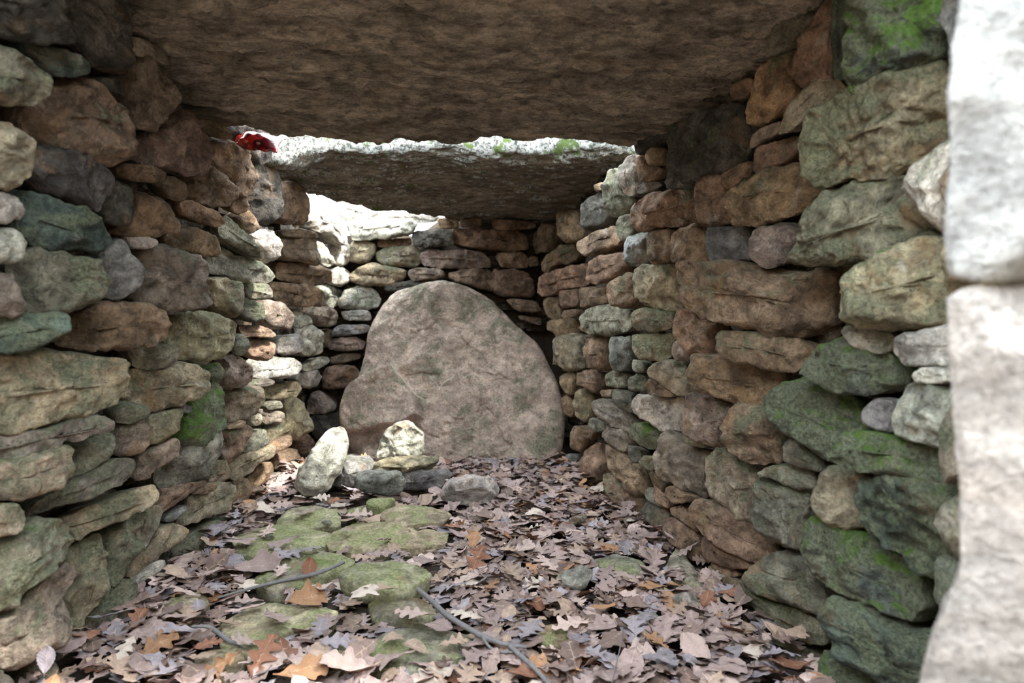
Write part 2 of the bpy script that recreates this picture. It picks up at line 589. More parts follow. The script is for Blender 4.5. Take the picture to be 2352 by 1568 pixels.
# wall stones: one per line, "<wall><colour><moss 0-9> x,y x,y ..." (outline vertices read off the photograph,
# turned below into true 3-D outlines on the wall each stone is laid in)
STONES = """
Lk1 150,-60 290,-60 303,50 305,120 295,165 245,150 200,110 160,50
Lk1 0,-60 145,-60 155,50 190,100 120,95 0,60
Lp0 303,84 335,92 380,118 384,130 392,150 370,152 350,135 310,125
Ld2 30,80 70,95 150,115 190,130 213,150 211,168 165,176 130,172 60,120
Lg3 0,95 40,118 85,145 112,170 121,185 118,220 100,238 60,242 0,228
Lk0 215,182 290,172 302,195 290,222 240,208
Lp0 305,138 350,132 385,165 398,200 409,210 408,250 385,285 360,296 320,280 290,240 285,215 300,180
Lb1 60,240 120,190 170,185 215,192 255,215 280,240 300,285 318,335 310,352 280,374 200,362 120,332 60,302 50,270
Ly1 0,268 35,285 70,305 81,320 80,350 70,400 45,425 0,422
Lk0 80,332 150,345 215,360 250,385 265,410 262,440 235,480 215,482 160,458 100,432 75,400
Lp0 345,302 385,290 412,232 445,255 470,300 487,345 488,370 478,405 440,394 395,374 350,374 315,352 320,325
Lb0 440,396 485,380 510,400 548,428 549,440 530,465 508,478 470,466 430,456
Lb0 460,275 490,278 520,290 537,315 530,322 500,315 475,305
Lb0 485,325 545,330 572,345 590,375 597,400 592,435 570,452 545,445 520,410 495,385
Lb0 268,385 300,378 355,382 381,395 380,408 355,420 300,412 272,400
Lb0 370,420 395,405 420,420 434,440 432,455 412,461 385,450 365,430
Lw1 0,442 20,445 42,455 50,475 62,492 50,502 35,498 25,512 0,502
Lw1 0,518 35,530 45,540 62,558 55,585 35,605 0,616
Ld3 35,450 80,445 120,455 165,475 205,485 240,510 262,545 266,562 240,578 190,573 110,566 60,542 45,500
Lk0 240,432 270,415 300,430 308,460 308,490 300,512 285,516 250,508 232,490
Lb0 310,445 355,450 385,465 410,500 420,530 380,540 330,542 280,540 265,530 300,518 315,490
Lb0 412,465 440,460 470,475 505,490 522,510 505,519 470,513 440,502 420,490
Lb1 380,542 420,530 445,525 490,540 503,565 508,586 480,589 430,576 385,562
Lg2 505,515 525,495 545,520 585,545 592,575 606,592 580,586 545,566 510,546
Lw0 290,548 305,544 345,545 366,552 364,565 340,573 305,570
Ls1 262,562 285,550 292,580 320,600 330,620 325,650 300,675 275,688 245,680 250,640 240,600
Lg3 40,590 60,570 100,575 190,588 235,600 250,640 248,665 235,680 190,702 150,720 70,724 58,700 45,640
Lp0 0,625 30,630 45,660 58,690 62,705 45,726 0,735
Lp1 305,680 325,655 328,620 315,595 340,568 365,562 400,575 460,590 482,610 485,625 475,650 490,685 488,702 450,710 390,707 330,696
Lw2 485,590 510,575 530,580 545,590 590,600 628,618 628,640 612,648 585,646 550,641 520,629 487,626
Lw1 578,528 610,524 635,535 645,560 640,590 634,602 618,600 600,592 585,575
Ly2 485,645 525,645 560,655 563,690 555,726 530,721 500,706 490,680
Lg4 562,655 580,648 620,655 628,670 625,688 590,687 565,682
Lg3 558,693 580,690 605,700 609,738 585,740 558,727
Lp0 612,700 625,692 650,696 668,715 678,730 670,748 650,756 625,746 610,730
Lw0 675,712 695,715 712,730 717,742 700,751 680,753
Ld4 0,742 60,722 145,722 160,735 158,755 140,775 90,796 40,810 0,812
Lb1 140,782 165,740 220,705 260,695 330,700 380,715 395,745 398,770 375,789 330,794 260,801 190,802 150,797
Lg1 300,802 340,794 400,795 420,808 415,825 390,840 355,850 315,842
Ly1 400,740 420,720 470,720 520,728 548,745 545,775 530,805 510,824 470,829 420,824 400,800 395,765
Ly4 0,840 40,820 110,815 200,820 270,828 300,830 305,850 300,890 270,926 225,944 140,967 60,982 0,988
Ly2 295,865 305,850 340,848 400,840 450,838 485,855 488,880 478,905 440,921 390,936 345,941 310,931 290,905
Lg8 480,850 508,835 518,855 505,880 490,887
Lp0 515,825 535,815 555,822 575,840 587,855 575,876 545,889 515,887 510,870 518,850
Lg1 540,775 555,768 575,780 574,800 560,816 540,812
Lb0 575,785 600,780 632,790 634,812 620,827 590,827 570,816
Lb0 550,750 590,748 620,755 635,768 625,775 585,773 555,766
Lw1 632,782 660,775 690,770 700,790 690,809 660,814 640,806
Lw0 700,760 715,748 735,758 748,768 746,800 735,812 700,813 692,790
Lw1 585,840 600,828 640,825 680,825 697,840 690,856 655,867 600,870 585,860
Lw0 690,842 710,835 735,822 755,820 760,830 735,846 700,852
Lg1 565,880 590,872 632,873 634,882 600,891 570,892
Ly1 612,890 640,882 690,878 697,895 680,909 640,917 615,912
Lw0 690,868 705,855 730,850 738,862 735,882 715,892 698,889
Lg8 410,1000 425,950 460,915 500,892 515,895 512,950 525,975 490,1007 455,1030 420,1024
Ly3 513,892 560,888 600,892 613,910 610,930 570,960 528,980 510,950
Lg2 270,940 300,925 335,932 346,945 340,962 300,973 275,969
Lg3 0,1017 50,1000 120,985 180,965 230,955 268,965 265,985 220,996 190,1012 150,1010 130,1032 50,1056 0,1062
Ly4 0,1072 70,1056 130,1034 170,1024 176,1096 120,1126 50,1146 0,1150
Lg5 168,1024 200,1015 250,992 268,1000 270,1025 255,1055 215,1076 172,1098
Lp1 268,992 300,970 335,965 348,990 345,1025 330,1041 275,1046 270,1030
Ly2 345,962 370,948 420,940 418,955 415,985 385,1007 350,1022 347,990
Ls0 398,938 425,928 445,935 440,948 410,949
Lg4 62,1176 100,1150 160,1110 230,1080 265,1058 308,1053 316,1070 305,1096 270,1117 200,1147 130,1162 75,1187
Lp1 320,1060 350,1035 385,1020 410,1005 416,1030 410,1050 370,1072 340,1101 318,1101
Ly3 0,1172 40,1160 58,1175 64,1195 45,1227 0,1244
Ly3 110,1215 160,1190 220,1165 300,1132 355,1115 368,1130 365,1150 330,1172 270,1197 215,1217 178,1241 165,1210 130,1205
Lg2 365,1085 400,1050 430,1030 470,1022 500,1000 515,985 512,1020 500,1060 478,1096 440,1107 400,1127 370,1123
Lb1 512,992 540,980 575,978 582,990 562,1010 547,1050 535,1060 512,1052
Lg2 548,1042 560,1015 590,990 615,985 620,1015 600,1030 570,1042
Lb1 478,1109 495,1070 520,1055 528,1075 530,1091 510,1107
Ly2 528,1067 550,1045 600,1030 635,1020 632,1045 600,1062 570,1087 545,1102 532,1099
Lb0 620,1020 650,1008 672,1000 674,1018 650,1034 625,1042
Lw0 568,960 590,948 603,952 603,975 585,979
Lp0 603,942 630,940 652,948 655,960 640,974 608,974
Lg0 612,930 635,920 650,925 652,935 630,941 615,939
Ly1 655,928 680,912 700,925 712,955 722,985 700,997 670,1010 620,1020 622,992 655,972
Lb0 525,984 560,967 568,968 562,981 530,987
Ls0 380,1190 400,1170 430,1160 432,1168 410,1188 395,1199 383,1199
Ly2 410,1200 435,1165 440,1140 480,1125 530,1112 545,1116 547,1140 535,1166 500,1179 450,1196 420,1208
Lb1 345,1202 370,1142 375,1128 420,1118 470,1105 478,1112 440,1130 400,1155 365,1190 350,1216
Lb0 440,1136 480,1118 505,1110 500,1122 480,1134 455,1134
Lb0 545,1112 560,1095 572,1100 585,1115 578,1135 560,1152 540,1153
Lb0 575,1097 600,1070 625,1062 630,1080 615,1107 590,1119 578,1111
Lb0 628,1062 650,1035 680,1030 692,1050 680,1082 650,1082 632,1072
Lg0 625,1092 650,1085 665,1095 660,1113 640,1121 620,1116
Lb0 672,1012 690,1000 715,998 725,1020 720,1039 700,1041 678,1031
Lg5 0,1277 40,1232 90,1197 125,1195 165,1208 177,1240 165,1267 130,1292 100,1322 70,1352 45,1387 0,1437
Lp1 0,1462 40,1402 75,1367 110,1327 165,1290 188,1332 165,1347 140,1372 150,1400 170,1452 150,1482 100,1502 60,1532 15,1537 0,1492
Ly4 175,1287 180,1247 235,1227 250,1262 256,1312 255,1347 235,1377 212,1407 200,1432 178,1459 165,1402 145,1375 188,1342
Lg5 240,1226 290,1201 335,1175 332,1217 325,1262 300,1292 290,1327 258,1344 250,1282
Lg2 336,1172 370,1160 375,1180 360,1217 345,1247 318,1282 324,1230
Ly2 295,1322 310,1292 345,1252 375,1212 400,1202 440,1215 438,1227 400,1257 370,1272 345,1302 315,1327
Lw3 308,1332 335,1307 355,1292 380,1285 386,1300 370,1312 345,1327 320,1342
Lg3 385,1310 400,1262 440,1232 480,1212 510,1190 515,1220 510,1247 470,1267 430,1300 400,1330 388,1335
Lg2 515,1197 535,1180 555,1175 555,1212 535,1240 515,1240
Lg4 135,1540 160,1472 215,1417 245,1372 290,1337 318,1335 315,1382 285,1442 260,1482 215,1525 160,1560
Lg3 30,1640 60,1537 125,1515 135,1537 130,1640
Lk2 -80,1640 0,1542 28,1545 25,1640
Lk0 520,298 560,286 605,292 634,322 630,372 600,374 560,352 530,332
Lk1 595,372 612,370 640,395 650,440 648,500 620,516 585,511 577,480 590,440
Lb0 540,462 555,445 570,465 577,475 570,486 550,493 535,480
Lb0 545,502 575,486 600,520 580,536 560,525
Lb0 652,427 680,420 705,435 712,460 708,512 680,514 650,507
Lw1 712,472 740,470 765,485 780,510 802,545 795,561 760,536 730,529 710,521
Lb0 650,530 700,525 728,535 735,545 700,546 655,541
Lb0 640,545 690,543 728,550 740,590 735,606 690,598 645,592
Lw0 730,554 745,560 770,600 772,611 750,612 738,600
Lw1 765,577 790,557 808,560 803,600 790,613 775,606
Lb0 640,605 690,606 740,613 765,625 766,646 740,653 700,651 640,641
Lw1 768,620 790,613 805,625 808,645 790,656 768,651
Lb0 630,652 680,655 720,655 748,680 745,702 710,704 670,701 635,691
Lw0 735,658 765,655 790,670 785,696 765,706 745,697
Lp0 710,717 735,707 760,708 780,717 778,742 760,750 730,747
Lp0 748,768 760,755 772,765 768,790 752,798
Bw0 795,507 850,502 960,508 945,536 880,546 810,551 800,532
Bw0 758,462 800,460 860,478 868,486 845,501 790,502 770,482
Bw0 870,487 930,489 1012,498 1000,509 960,511 900,504
By1 805,557 835,554 862,558 860,580 850,596 830,601 805,598
Bb0 866,552 900,549 943,546 943,561 900,566 868,567
By5 864,587 880,571 900,564 945,563 965,580 966,600 950,611 880,609 868,599
By3 806,627 830,612 860,606 880,613 932,619 930,640 905,651 870,656 825,651 808,646
Bw1 778,690 792,667 825,658 855,661 872,686 870,704 830,709 782,706
Bw1 783,715 845,713 853,736 790,734
Bs0 757,765 775,747 845,747 848,761 800,771 757,773
Bp0 750,800 755,782 810,774 838,786 835,801 780,806
Bp0 755,822 790,812 828,814 828,822 790,834 758,836
Bb0 738,872 750,847 790,840 815,843 825,860 810,881 780,893 745,891
Bp0 708,922 715,907 735,900 768,926 770,941 745,949 710,949
Bk0 712,957 770,952 795,966 790,1001 725,1011 715,986
Bk0 718,1017 790,1007 795,1062 725,1062
Bb0 1003,502 1050,502 1055,521 1010,524
Bb0 1057,502 1105,500 1105,519 1060,521
Bb0 1130,504 1180,504 1228,511 1230,521 1180,527 1135,525
Bk1 948,532 1000,527 1041,531 1042,560 1000,566 950,563
Bb0 1045,526 1100,526 1190,531 1212,546 1215,571 1170,574 1060,563 1043,551
Bp0 970,577 1040,572 1110,579 1125,601 1128,613 1050,615 975,611 968,596
Bb0 1138,581 1200,579 1215,596 1210,613 1150,611
Bb0 1217,588 1235,590 1237,608 1217,612
Bp0 938,620 965,614 1015,619 1023,636 1000,641 950,644 938,633
Bb0 1030,626 1065,621 1090,619 1130,621 1132,668 1100,660 1060,649 1035,639
Bb0 1132,621 1180,621 1210,628 1223,650 1222,681 1155,679 1131,668
Bb0 1160,686 1230,691 1245,716 1220,719 1185,711
Bb0 1190,724 1240,729 1245,746 1215,741 1195,733
Bk0 880,655 940,645 1010,645 1010,665 890,670
Rb0 1276,495 1300,480 1325,487 1330,530 1325,548 1290,553 1280,530
Rb1 1222,540 1245,515 1272,520 1278,550 1270,570 1225,582
Rb0 1318,560 1340,545 1375,530 1410,520 1425,540 1420,560 1380,576 1340,586 1322,573
Rb2 1237,617 1245,592 1280,567 1310,562 1330,582 1310,602 1270,607 1250,627
Rb0 1233,647 1240,633 1290,617 1340,607 1350,627 1345,651 1300,661 1240,681 1232,667
Rb0 1347,601 1380,591 1420,581 1445,596 1440,621 1400,641 1360,651 1345,641
Rg1 1418,500 1445,490 1452,525 1447,545 1425,553 1415,530
Rk0 1332,470 1360,450 1385,440 1395,490 1380,516 1345,526 1330,510
Rb0 1360,425 1382,418 1385,435 1368,441
Rg4 1380,430 1390,400 1410,392 1425,410 1430,440 1450,455 1445,480 1420,496 1395,499 1383,470
Rg3 1418,385 1435,362 1455,355 1460,400 1465,440 1445,452 1428,440 1418,410
Rk0 1456,350 1460,310 1500,290 1530,288 1525,320 1485,345 1465,356
Rb0 1482,345 1500,338 1526,342 1525,375 1500,381 1483,371
Rb0 1460,362 1480,357 1485,380 1520,387 1505,411 1465,416
Rg1 1460,430 1480,417 1510,417 1520,426 1500,436 1462,446
Rk1 1525,410 1530,340 1530,290 1600,265 1670,235 1720,228 1725,290 1710,350 1680,390 1600,426 1540,429
Rb2 1445,500 1450,470 1490,447 1560,432 1600,427 1600,480 1595,506 1560,513 1500,521 1455,531
Rs2 1430,590 1435,550 1470,537 1482,536 1485,604 1440,606
Rb1 1483,536 1530,527 1540,560 1535,601 1488,604
Ro0 1537,545 1560,526 1595,516 1620,535 1625,580 1620,601 1560,601 1540,596
Rs1 1622,527 1680,523 1715,526 1720,570 1720,596 1640,601 1625,581
Rp1 1720,532 1770,517 1830,522 1830,560 1800,602 1760,611 1722,596
Rb0 1600,430 1610,405 1650,401 1660,440 1680,460 1670,510 1610,519 1597,480
Rb0 1652,402 1680,387 1715,370 1725,385 1720,405 1680,431 1665,433 1655,416
Rb1 1725,385 1735,340 1790,322 1830,312 1830,345 1790,376 1740,401
Ro1 1660,440 1720,412 1760,387 1820,377 1850,400 1880,440 1850,480 1800,496 1730,516 1680,519 1665,481
Rg1 1755,110 1775,70 1780,38 1850,22 1872,32 1850,65 1810,107 1765,122
Rb1 1820,150 1830,100 1870,45 1890,0 1910,-30 1908,180 1860,190 1830,200
Ro3 1712,250 1730,180 1770,130 1820,112 1822,190 1830,220 1790,262 1740,286 1715,276
Rb0 1673,200 1700,187 1725,180 1730,200 1715,221 1680,228
Rp0 1717,342 1722,312 1750,292 1790,277 1785,302 1745,326
Ry0 1785,307 1800,252 1835,217 1860,190 1920,183 1937,200 1900,227 1850,267 1810,297
Rd9 1945,172 1935,80 1950,-60 2180,-60 2235,-10 2195,60 2170,90 2150,130 2080,152 2000,187 1960,212
Rd4 1905,-60 1942,-60 1940,80 1945,170 1935,182 1910,182
Ry6 1830,330 1840,280 1890,240 1930,202 1990,182 2060,152 2150,137 2180,180 2195,230 2203,290 2180,332 2120,367 2060,392 1960,412 1880,417 1840,382
Rw2 2080,440 2090,400 2130,357 2175,322 2205,300 2260,320 2260,500 2190,527 2140,522 2110,482
Rg4 1800,602 1830,562 1850,502 1880,462 1960,422 2070,402 2080,440 2110,490 2140,527 2110,562 2060,582 1950,600 1840,607
Rb2 1543,615 1600,607 1700,617 1840,637 1870,622 1925,622 1930,700 1925,742 1870,767 1800,767 1700,752 1600,722 1560,682
Ry4 1928,700 1930,632 1990,592 2060,572 2130,547 2190,542 2260,560 2260,720 2190,737 2100,747 2000,747 1940,737
Ry1 1452,650 1460,617 1530,607 1545,622 1558,682 1555,706 1520,713 1480,706 1458,681
Ry5 1447,717 1470,707 1500,714 1540,724 1540,756 1490,761 1450,756
Ry4 1450,772 1480,765 1548,772 1545,811 1520,829 1470,823 1450,806
Rb0 1542,747 1550,714 1570,712 1600,737 1640,747 1645,791 1640,816 1600,813 1570,801 1548,771
Rb2 1645,762 1700,762 1780,772 1830,782 1860,802 1855,841 1800,851 1740,841 1680,826 1645,809
Rp0 1540,816 1548,787 1565,782 1590,807 1575,829 1550,826
Ry1 1482,847 1500,832 1560,830 1580,852 1585,892 1600,907 1560,907 1520,882 1490,867
Rb0 1480,887 1490,869 1530,872 1560,892 1540,909 1490,907
Ro0 1575,852 1585,817 1610,817 1700,830 1800,862 1770,892 1745,927 1710,931 1660,912 1600,897 1580,882
Rd7 1835,852 1860,802 1900,787 1940,777 2040,802 2060,852 2085,867 2060,897 2000,904 1900,894 1860,872
Rw1 1928,762 1945,748 2000,757 2050,767 2042,802 2020,810 1960,797
Rw1 2042,802 2060,772 2130,757 2190,737 2260,740 2260,835 2150,840 2080,837
Rw0 2090,862 2110,844 2170,847 2250,852 2250,870 2160,880 2100,878
Rw1 2045,987 2055,922 2070,892 2120,880 2190,887 2260,900 2260,1060 2200,1057 2140,1022 2070,1002
Rs1 1973,957 1990,927 2020,917 2050,917 2048,987 2020,992 1985,977
Rd8 1750,922 1780,887 1830,872 1880,897 1950,917 1980,982 1985,1012 1950,1052 1900,1057 1830,1002 1770,972
Rd8 1895,1052 1930,1002 1980,992 2080,1012 2160,1032 2210,1067 2260,1100 2200,1112 2100,1102 2000,1082 1920,1067
Rp1 1565,912 1600,910 1670,927 1700,932 1680,962 1655,987 1660,1012 1665,1032 1620,1017 1580,1002 1562,987
Ry0 1562,997 1580,1002 1620,1022 1615,1030 1580,1020 1565,1010
Rb2 1655,972 1680,942 1745,932 1790,987 1800,1042 1780,1067 1710,1057 1680,1042 1660,1012
Rw0 1450,932 1460,909 1500,907 1520,920 1562,914 1562,962 1555,1000 1530,994 1500,972 1460,952
Rp0 1500,1062 1505,1007 1530,997 1580,1017 1625,1037 1620,1062 1620,1132 1590,1137 1560,1122 1510,1092
Rp1 1612,1062 1640,1032 1700,1052 1740,1082 1740,1142 1720,1202 1680,1182 1640,1152 1618,1112
Rg2 1735,1112 1740,1092 1770,1115 1830,1117 1870,1122 1840,1182 1837,1262 1780,1247 1735,1212 1725,1182
Rg1 1730,1087 1760,1072 1840,1072 1870,1092 1870,1122 1830,1122 1780,1102
Rg2 1795,1062 1800,1012 1830,1007 1870,1052 1880,1082 1850,1077
Ry3 1870,1152 1880,1082 1930,1072 1980,1092 1985,1202 1950,1217 1900,1202 1880,1182
Rd5 1965,1202 1965,1102 2050,1092 2150,1107 2260,1122 2260,1350 2200,1362 2150,1342 2080,1292 2020,1232
Rb1 1577,1167 1590,1147 1635,1152 1690,1182 1725,1212 1760,1242 1780,1262 1755,1287 1720,1287 1660,1262 1610,1222 1580,1187
Rb0 1518,1207 1530,1190 1560,1197 1590,1222 1610,1262 1612,1282 1590,1284 1550,1257 1525,1227
Rb0 1535,1167 1560,1162 1580,1177 1600,1222 1590,1217 1560,1192 1540,1182
Rb0 1495,1132 1500,1117 1530,1142 1538,1167 1510,1157
Rb0 1607,1242 1620,1232 1660,1262 1720,1292 1730,1302 1690,1307 1650,1297 1615,1282
Rb0 1628,1292 1680,1302 1695,1322 1670,1327 1640,1312
Rb1 1622,1297 1640,1312 1690,1337 1700,1382 1705,1397 1670,1372 1635,1332
Rb0 1527,1117 1550,1117 1580,1132 1610,1142 1580,1152 1545,1157 1530,1142
Rg2 1700,1322 1730,1302 1780,1267 1810,1260 1840,1277 1880,1332 1900,1402 1885,1426 1840,1397 1770,1372 1725,1352 1705,1340
Rg5 1695,1330 1710,1352 1760,1382 1840,1407 1885,1436 1885,1482 1850,1477 1790,1452 1740,1422 1705,1372
Ry4 1700,1442 1705,1402 1740,1427 1790,1460 1850,1490 1860,1502 1815,1522 1815,1562 1780,1542 1740,1492
Rg3 1818,1512 1860,1497 1885,1512 1890,1568 1880,1640 1810,1640
Rd7 1835,1262 1840,1202 1870,1187 1920,1217 1975,1232 2030,1262 2100,1322 2110,1372 2080,1417 2040,1412 1960,1377 1890,1342 1850,1312
Rd4 1885,1432 1900,1372 1960,1387 2050,1432 2140,1462 2190,1490 2170,1640 2080,1640 2000,1552 1920,1512
Rd6 1880,1502 1930,1522 2000,1562 2060,1640 1890,1640
Rb0 1247,692 1260,684 1280,692 1290,732 1270,737 1250,717
Rb0 1281,672 1325,662 1325,702 1287,707
Rb0 1326,664 1350,660 1390,664 1393,697 1330,707
Rb1 1393,652 1440,627 1458,652 1465,692 1440,704 1395,700
Rb0 1290,714 1320,710 1320,726 1290,730
Rb0 1252,742 1265,735 1320,732 1328,767 1280,772 1255,757
Rg2 1327,722 1365,707 1400,702 1445,714 1445,757 1400,767 1360,767 1330,757
Ry0 1262,837 1265,782 1300,772 1335,774 1340,842 1310,847 1300,852 1285,837
Rb0 1340,777 1390,772 1395,842 1370,847 1342,840
Rs2 1396,777 1445,777 1448,822 1430,852 1400,847
Rg1 1450,827 1475,832 1482,852 1465,857 1452,847
Rb0 1285,862 1310,852 1320,872 1310,907 1290,892
Rb0 1321,857 1355,852 1385,857 1388,882 1365,902 1345,892 1322,882
Rg1 1387,862 1410,850 1435,862 1438,887 1410,892 1390,882
Rg4 1440,872 1465,857 1480,872 1480,897 1445,899
Ry1 1318,902 1335,892 1355,907 1350,952 1340,967 1322,957 1315,927
Rb0 1285,917 1300,907 1314,927 1314,957 1295,950
Rb0 1375,897 1400,894 1402,912 1380,912
Rg1 1356,922 1380,917 1420,937 1450,957 1460,977 1440,992 1400,977 1370,957
Rg1 1405,897 1430,902 1448,907 1450,950 1420,935 1405,920
Rg8 1440,987 1460,972 1500,982 1520,992 1500,1032 1465,1022 1442,1002
Rg2 1347,977 1355,960 1380,967 1385,987 1365,992
Rp0 1380,1002 1390,977 1430,987 1440,1012 1430,1037 1400,1022
Rb0 1335,987 1350,980 1365,992 1360,1007 1340,1007
Rb0 1305,1012 1315,977 1330,987 1340,1012 1330,1040 1310,1027
Rs0 1295,1044 1325,1042 1332,1057 1310,1060
Ro0 1330,1062 1345,1032 1365,1014 1375,1022 1385,1062 1380,1102 1350,1112 1332,1092
Rb0 1380,1022 1400,1027 1430,1042 1470,1072 1485,1102 1475,1132 1450,1142 1420,1102 1390,1072
Rg1 1440,1022 1465,1032 1475,1057 1450,1062 1442,1047
Rg1 1464,1062 1475,1047 1500,1047 1500,1082 1480,1077
Rb0 1490,1082 1510,1095 1530,1117 1520,1132 1500,1117
Rb2 1382,1090 1410,1092 1440,1122 1470,1142 1475,1172 1465,1192 1420,1167 1390,1132
Rg0 1478,1132 1490,1117 1518,1142 1535,1167 1510,1162 1485,1147
Rg0 1470,1167 1485,1154 1520,1167 1533,1182 1520,1212 1500,1217 1480,1192
Rb0 1385,1152 1410,1162 1440,1187 1480,1197 1480,1217 1430,1212 1395,1182
Ro0 1297,1057 1325,1067 1330,1097 1305,1092
"""
PAVERS = """
y5 0 665,1163 720,1157 775,1167 778,1195 689,1201 635,1192
y7 0 540,1225 629,1195 695,1202 749,1217 760,1231 719,1246 620,1262 555,1258
y5 0 762,1218 823,1193 913,1195 955,1206 913,1234 898,1250 840,1256 778,1250 757,1240
y3 1 877,1180 886,1160 928,1154 985,1158 1032,1169 1002,1187 928,1194
g9 2 842,1141 883,1140 907,1136 877,1157 847,1151
g5 0 796,1164 838,1155 865,1157 838,1172 800,1172
g7 1 590,1321 614,1291 695,1261 764,1264 811,1276 793,1291 704,1325 629,1338
g7 3 778,1306 838,1285 898,1279 964,1291 984,1309 943,1333 898,1342 832,1327
y3 0 928,1220 973,1210 1026,1216 1020,1235 958,1246 904,1246
y5 0 519,1412 600,1380 689,1386 767,1393 755,1422 647,1437 600,1480 560,1482 515,1472 514,1440
y2 0 450,1490 525,1478 561,1494 549,1515 490,1530 450,1520
g5 0 847,1369 973,1363 1002,1398 960,1412 868,1412
g3 0 838,1464 928,1434 1062,1443 1080,1473 987,1520 853,1514
g3 0 758,1467 823,1476 838,1509 749,1511
g5 1 1363,1274 1415,1267 1473,1277 1480,1293 1437,1310 1402,1306
b3 0 1233,1426 1292,1423 1308,1449 1266,1471 1240,1455
g2 1 1530,1290 1560,1240 1590,1290 1620,1330 1580,1330
y3 0 380,1370 470,1345 480,1375 400,1400
s1 0 1430,1410 1500,1395 1530,1420 1460,1440
"""

# ================================================================== structure
# earth packing behind each wall (a thick strip that follows the wall)
def packing(name, pts, z0, z1, thick, outward):
    """pts: list of (x,y) inner line at z0 / z1 as ((x0,y0),(x1,y1)); a closed thick strip"""
    V, Fq = [], []
    nz, n = 14, len(pts)
    for layer in (0, 1):
        for i, (a, b2, od) in enumerate(pts):
            for k in range(nz):
                t = k / (nz - 1)
                zt = z1(a[0], a[1]) if callable(z1) else z1
                z = z0 + (zt - z0) * t
                x = a[0] + (b2[0] - a[0]) * t
                y = a[1] + (b2[1] - a[1]) * t
                if layer:
                    x += od[0] * thick
                    y += od[1] * thick
                V.append((x, y, z))
    V = np.array(V)
    w = 0.018 * fbm(V * 9 + 4, 3)
    V[:n * nz, 0] += w[:n * nz]
    V[:n * nz, 1] += w[:n * nz]
    o = n * nz
    for i in range(n - 1):
        for k in range(nz - 1):
            a = i * nz + k
            Fq.append((a, a + 1, a + nz + 1, a + nz))
            Fq.append((o + a, o + a + nz, o + a + nz + 1, o + a + 1))
    for i in range(n - 1):
        a, b2 = i * nz, (i + 1) * nz
        Fq.append((a, b2, o + b2, o + a))
        a, b2 = a + nz - 1, b2 + nz - 1
        Fq.append((a, o + a, o + b2, b2))
    for i in (0, n - 1):
        for k in range(nz - 1):
            a = i * nz + k
            f = (a, o + a, o + a + 1, a + 1)
            Fq.append(f if i == 0 else f[::-1])
    return link(name, mesh_np(name, V, Fq), M_EARTH, kind='structure')



def wall_top(x, y):
    # the packing stops where the capstones rest on it
    if y < .72:
        return 1.27
    if y < 2.02:
        return CAM[2] + .690 - .114 * y - .022 * float(np.clip((y - 1.4) / .6, 0, 1)) - .03 * x * .6
    if y < 2.22:
        return 1.29
    return CAM[2] + .485 - .105 * (y - 2.35)


ys = np.array([-.05, .1, .25, .4, .55, .70, .74, .9, 1.1, 1.3, 1.5, 1.7, 1.85, 2.0, 2.04, 2.1, 2.2, 2.24, 2.4, 2.6, 2.8, 3.0, 3.2, 3.4, 3.6])
wall_left = packing('wall_left', [((face_x('L', y, 0) - .15, y), (face_x('L', y, 1.22) - .15, y), (-1, 0)) for y in ys], -.06, wall_top, .30, -1)
wall_right = packing('wall_right', [((face_x('R', y, 0) + .15, y), (face_x('R', y, 1.2) + .15, y), (1, 0)) for y in ys], -.06, wall_top, .30, 1)
xs = np.arange(-0.85, 0.80, 0.11)
wall_back = packing('wall_back', [((x, BACK_Y + .14), (x, BACK_Y + .14), (0, 1)) for x in xs], -.06, lambda x, y: 1.02 + .14 * float(np.clip((x + .14) / .1, 0, 1)), .30, 1)
WALLS = {'L': wall_left, 'R': wall_right, 'B': wall_back}

# floor of trodden earth inside the chamber
nx_, ny_ = 60, 120
X, Y = np.meshgrid(np.linspace(-1.0, 0.95, nx_), np.linspace(0.0, 3.6, ny_), indexing='ij')
Z = 0.006 * fbm(np.c_[X.ravel() * 7, Y.ravel() * 7, X.ravel() * 0], 3) - 0.012


def grid_faces(nx, ny, flip=False):
    i, j = np.meshgrid(np.arange(nx - 1), np.arange(ny - 1), indexing='ij')
    a = (i * ny + j).ravel()
    f = np.stack([a, a + ny, a + ny + 1, a + 1], 1)
    return f[:, ::-1] if flip else f


floor = link('floor', mesh_np('floor', np.c_[X.ravel(), Y.ravel(), Z], grid_faces(nx_, ny_)), M_EARTH, kind='structure')

# the mound the chamber is sunk into, and the woodland ground in front
gx = np.concatenate([np.linspace(-7, -1.3, 30), np.linspace(-1.22, 1.15, 44), np.linspace(1.2, 7, 30)])
gy = np.concatenate([np.linspace(-7, -0.4, 30), np.linspace(-0.3, 3.9, 66), np.linspace(4.0, 8, 22)])
GX, GY = np.meshgrid(gx, gy, indexing='ij')
gxf, gyf = GX.ravel(), GY.ravel()


def sst(x, a, b2):
    t = np.clip((x - a) / (b2 - a), 0, 1)
    return t * t * (3 - 2 * t)


side = np.maximum(np.abs(gxf + 0.02) - 1.0, np.maximum(gyf - 3.66, 0.0))
mound = sst(side, 0.0, 0.12) * 0.95 * sst(gyf, -0.4, 0.3)
# raised earth added out of view behind the camera to block low sky light
rf = np.hypot(gxf * .8, np.minimum(gyf - .1, 0))
sky_block = sst(rf, .62, 1.15) * 1.9 * (gyf < .12)
mound = np.maximum(mound, sky_block)
mound *= 1 - 0.75 * sst(np.hypot(gxf, np.maximum(gyf - 2, 0)), 1.6, 5.5)
gz = -0.04 + mound + 0.05 * fbm(np.c_[gxf, gyf, gxf * 0], 4) * sst(np.maximum(side, -gyf), 0.1, 1.0)
ground = link('ground', mesh_np('ground', np.c_[gxf, gyf, gz], grid_faces(len(gx), len(gy))), M_GROUND, kind='structure')

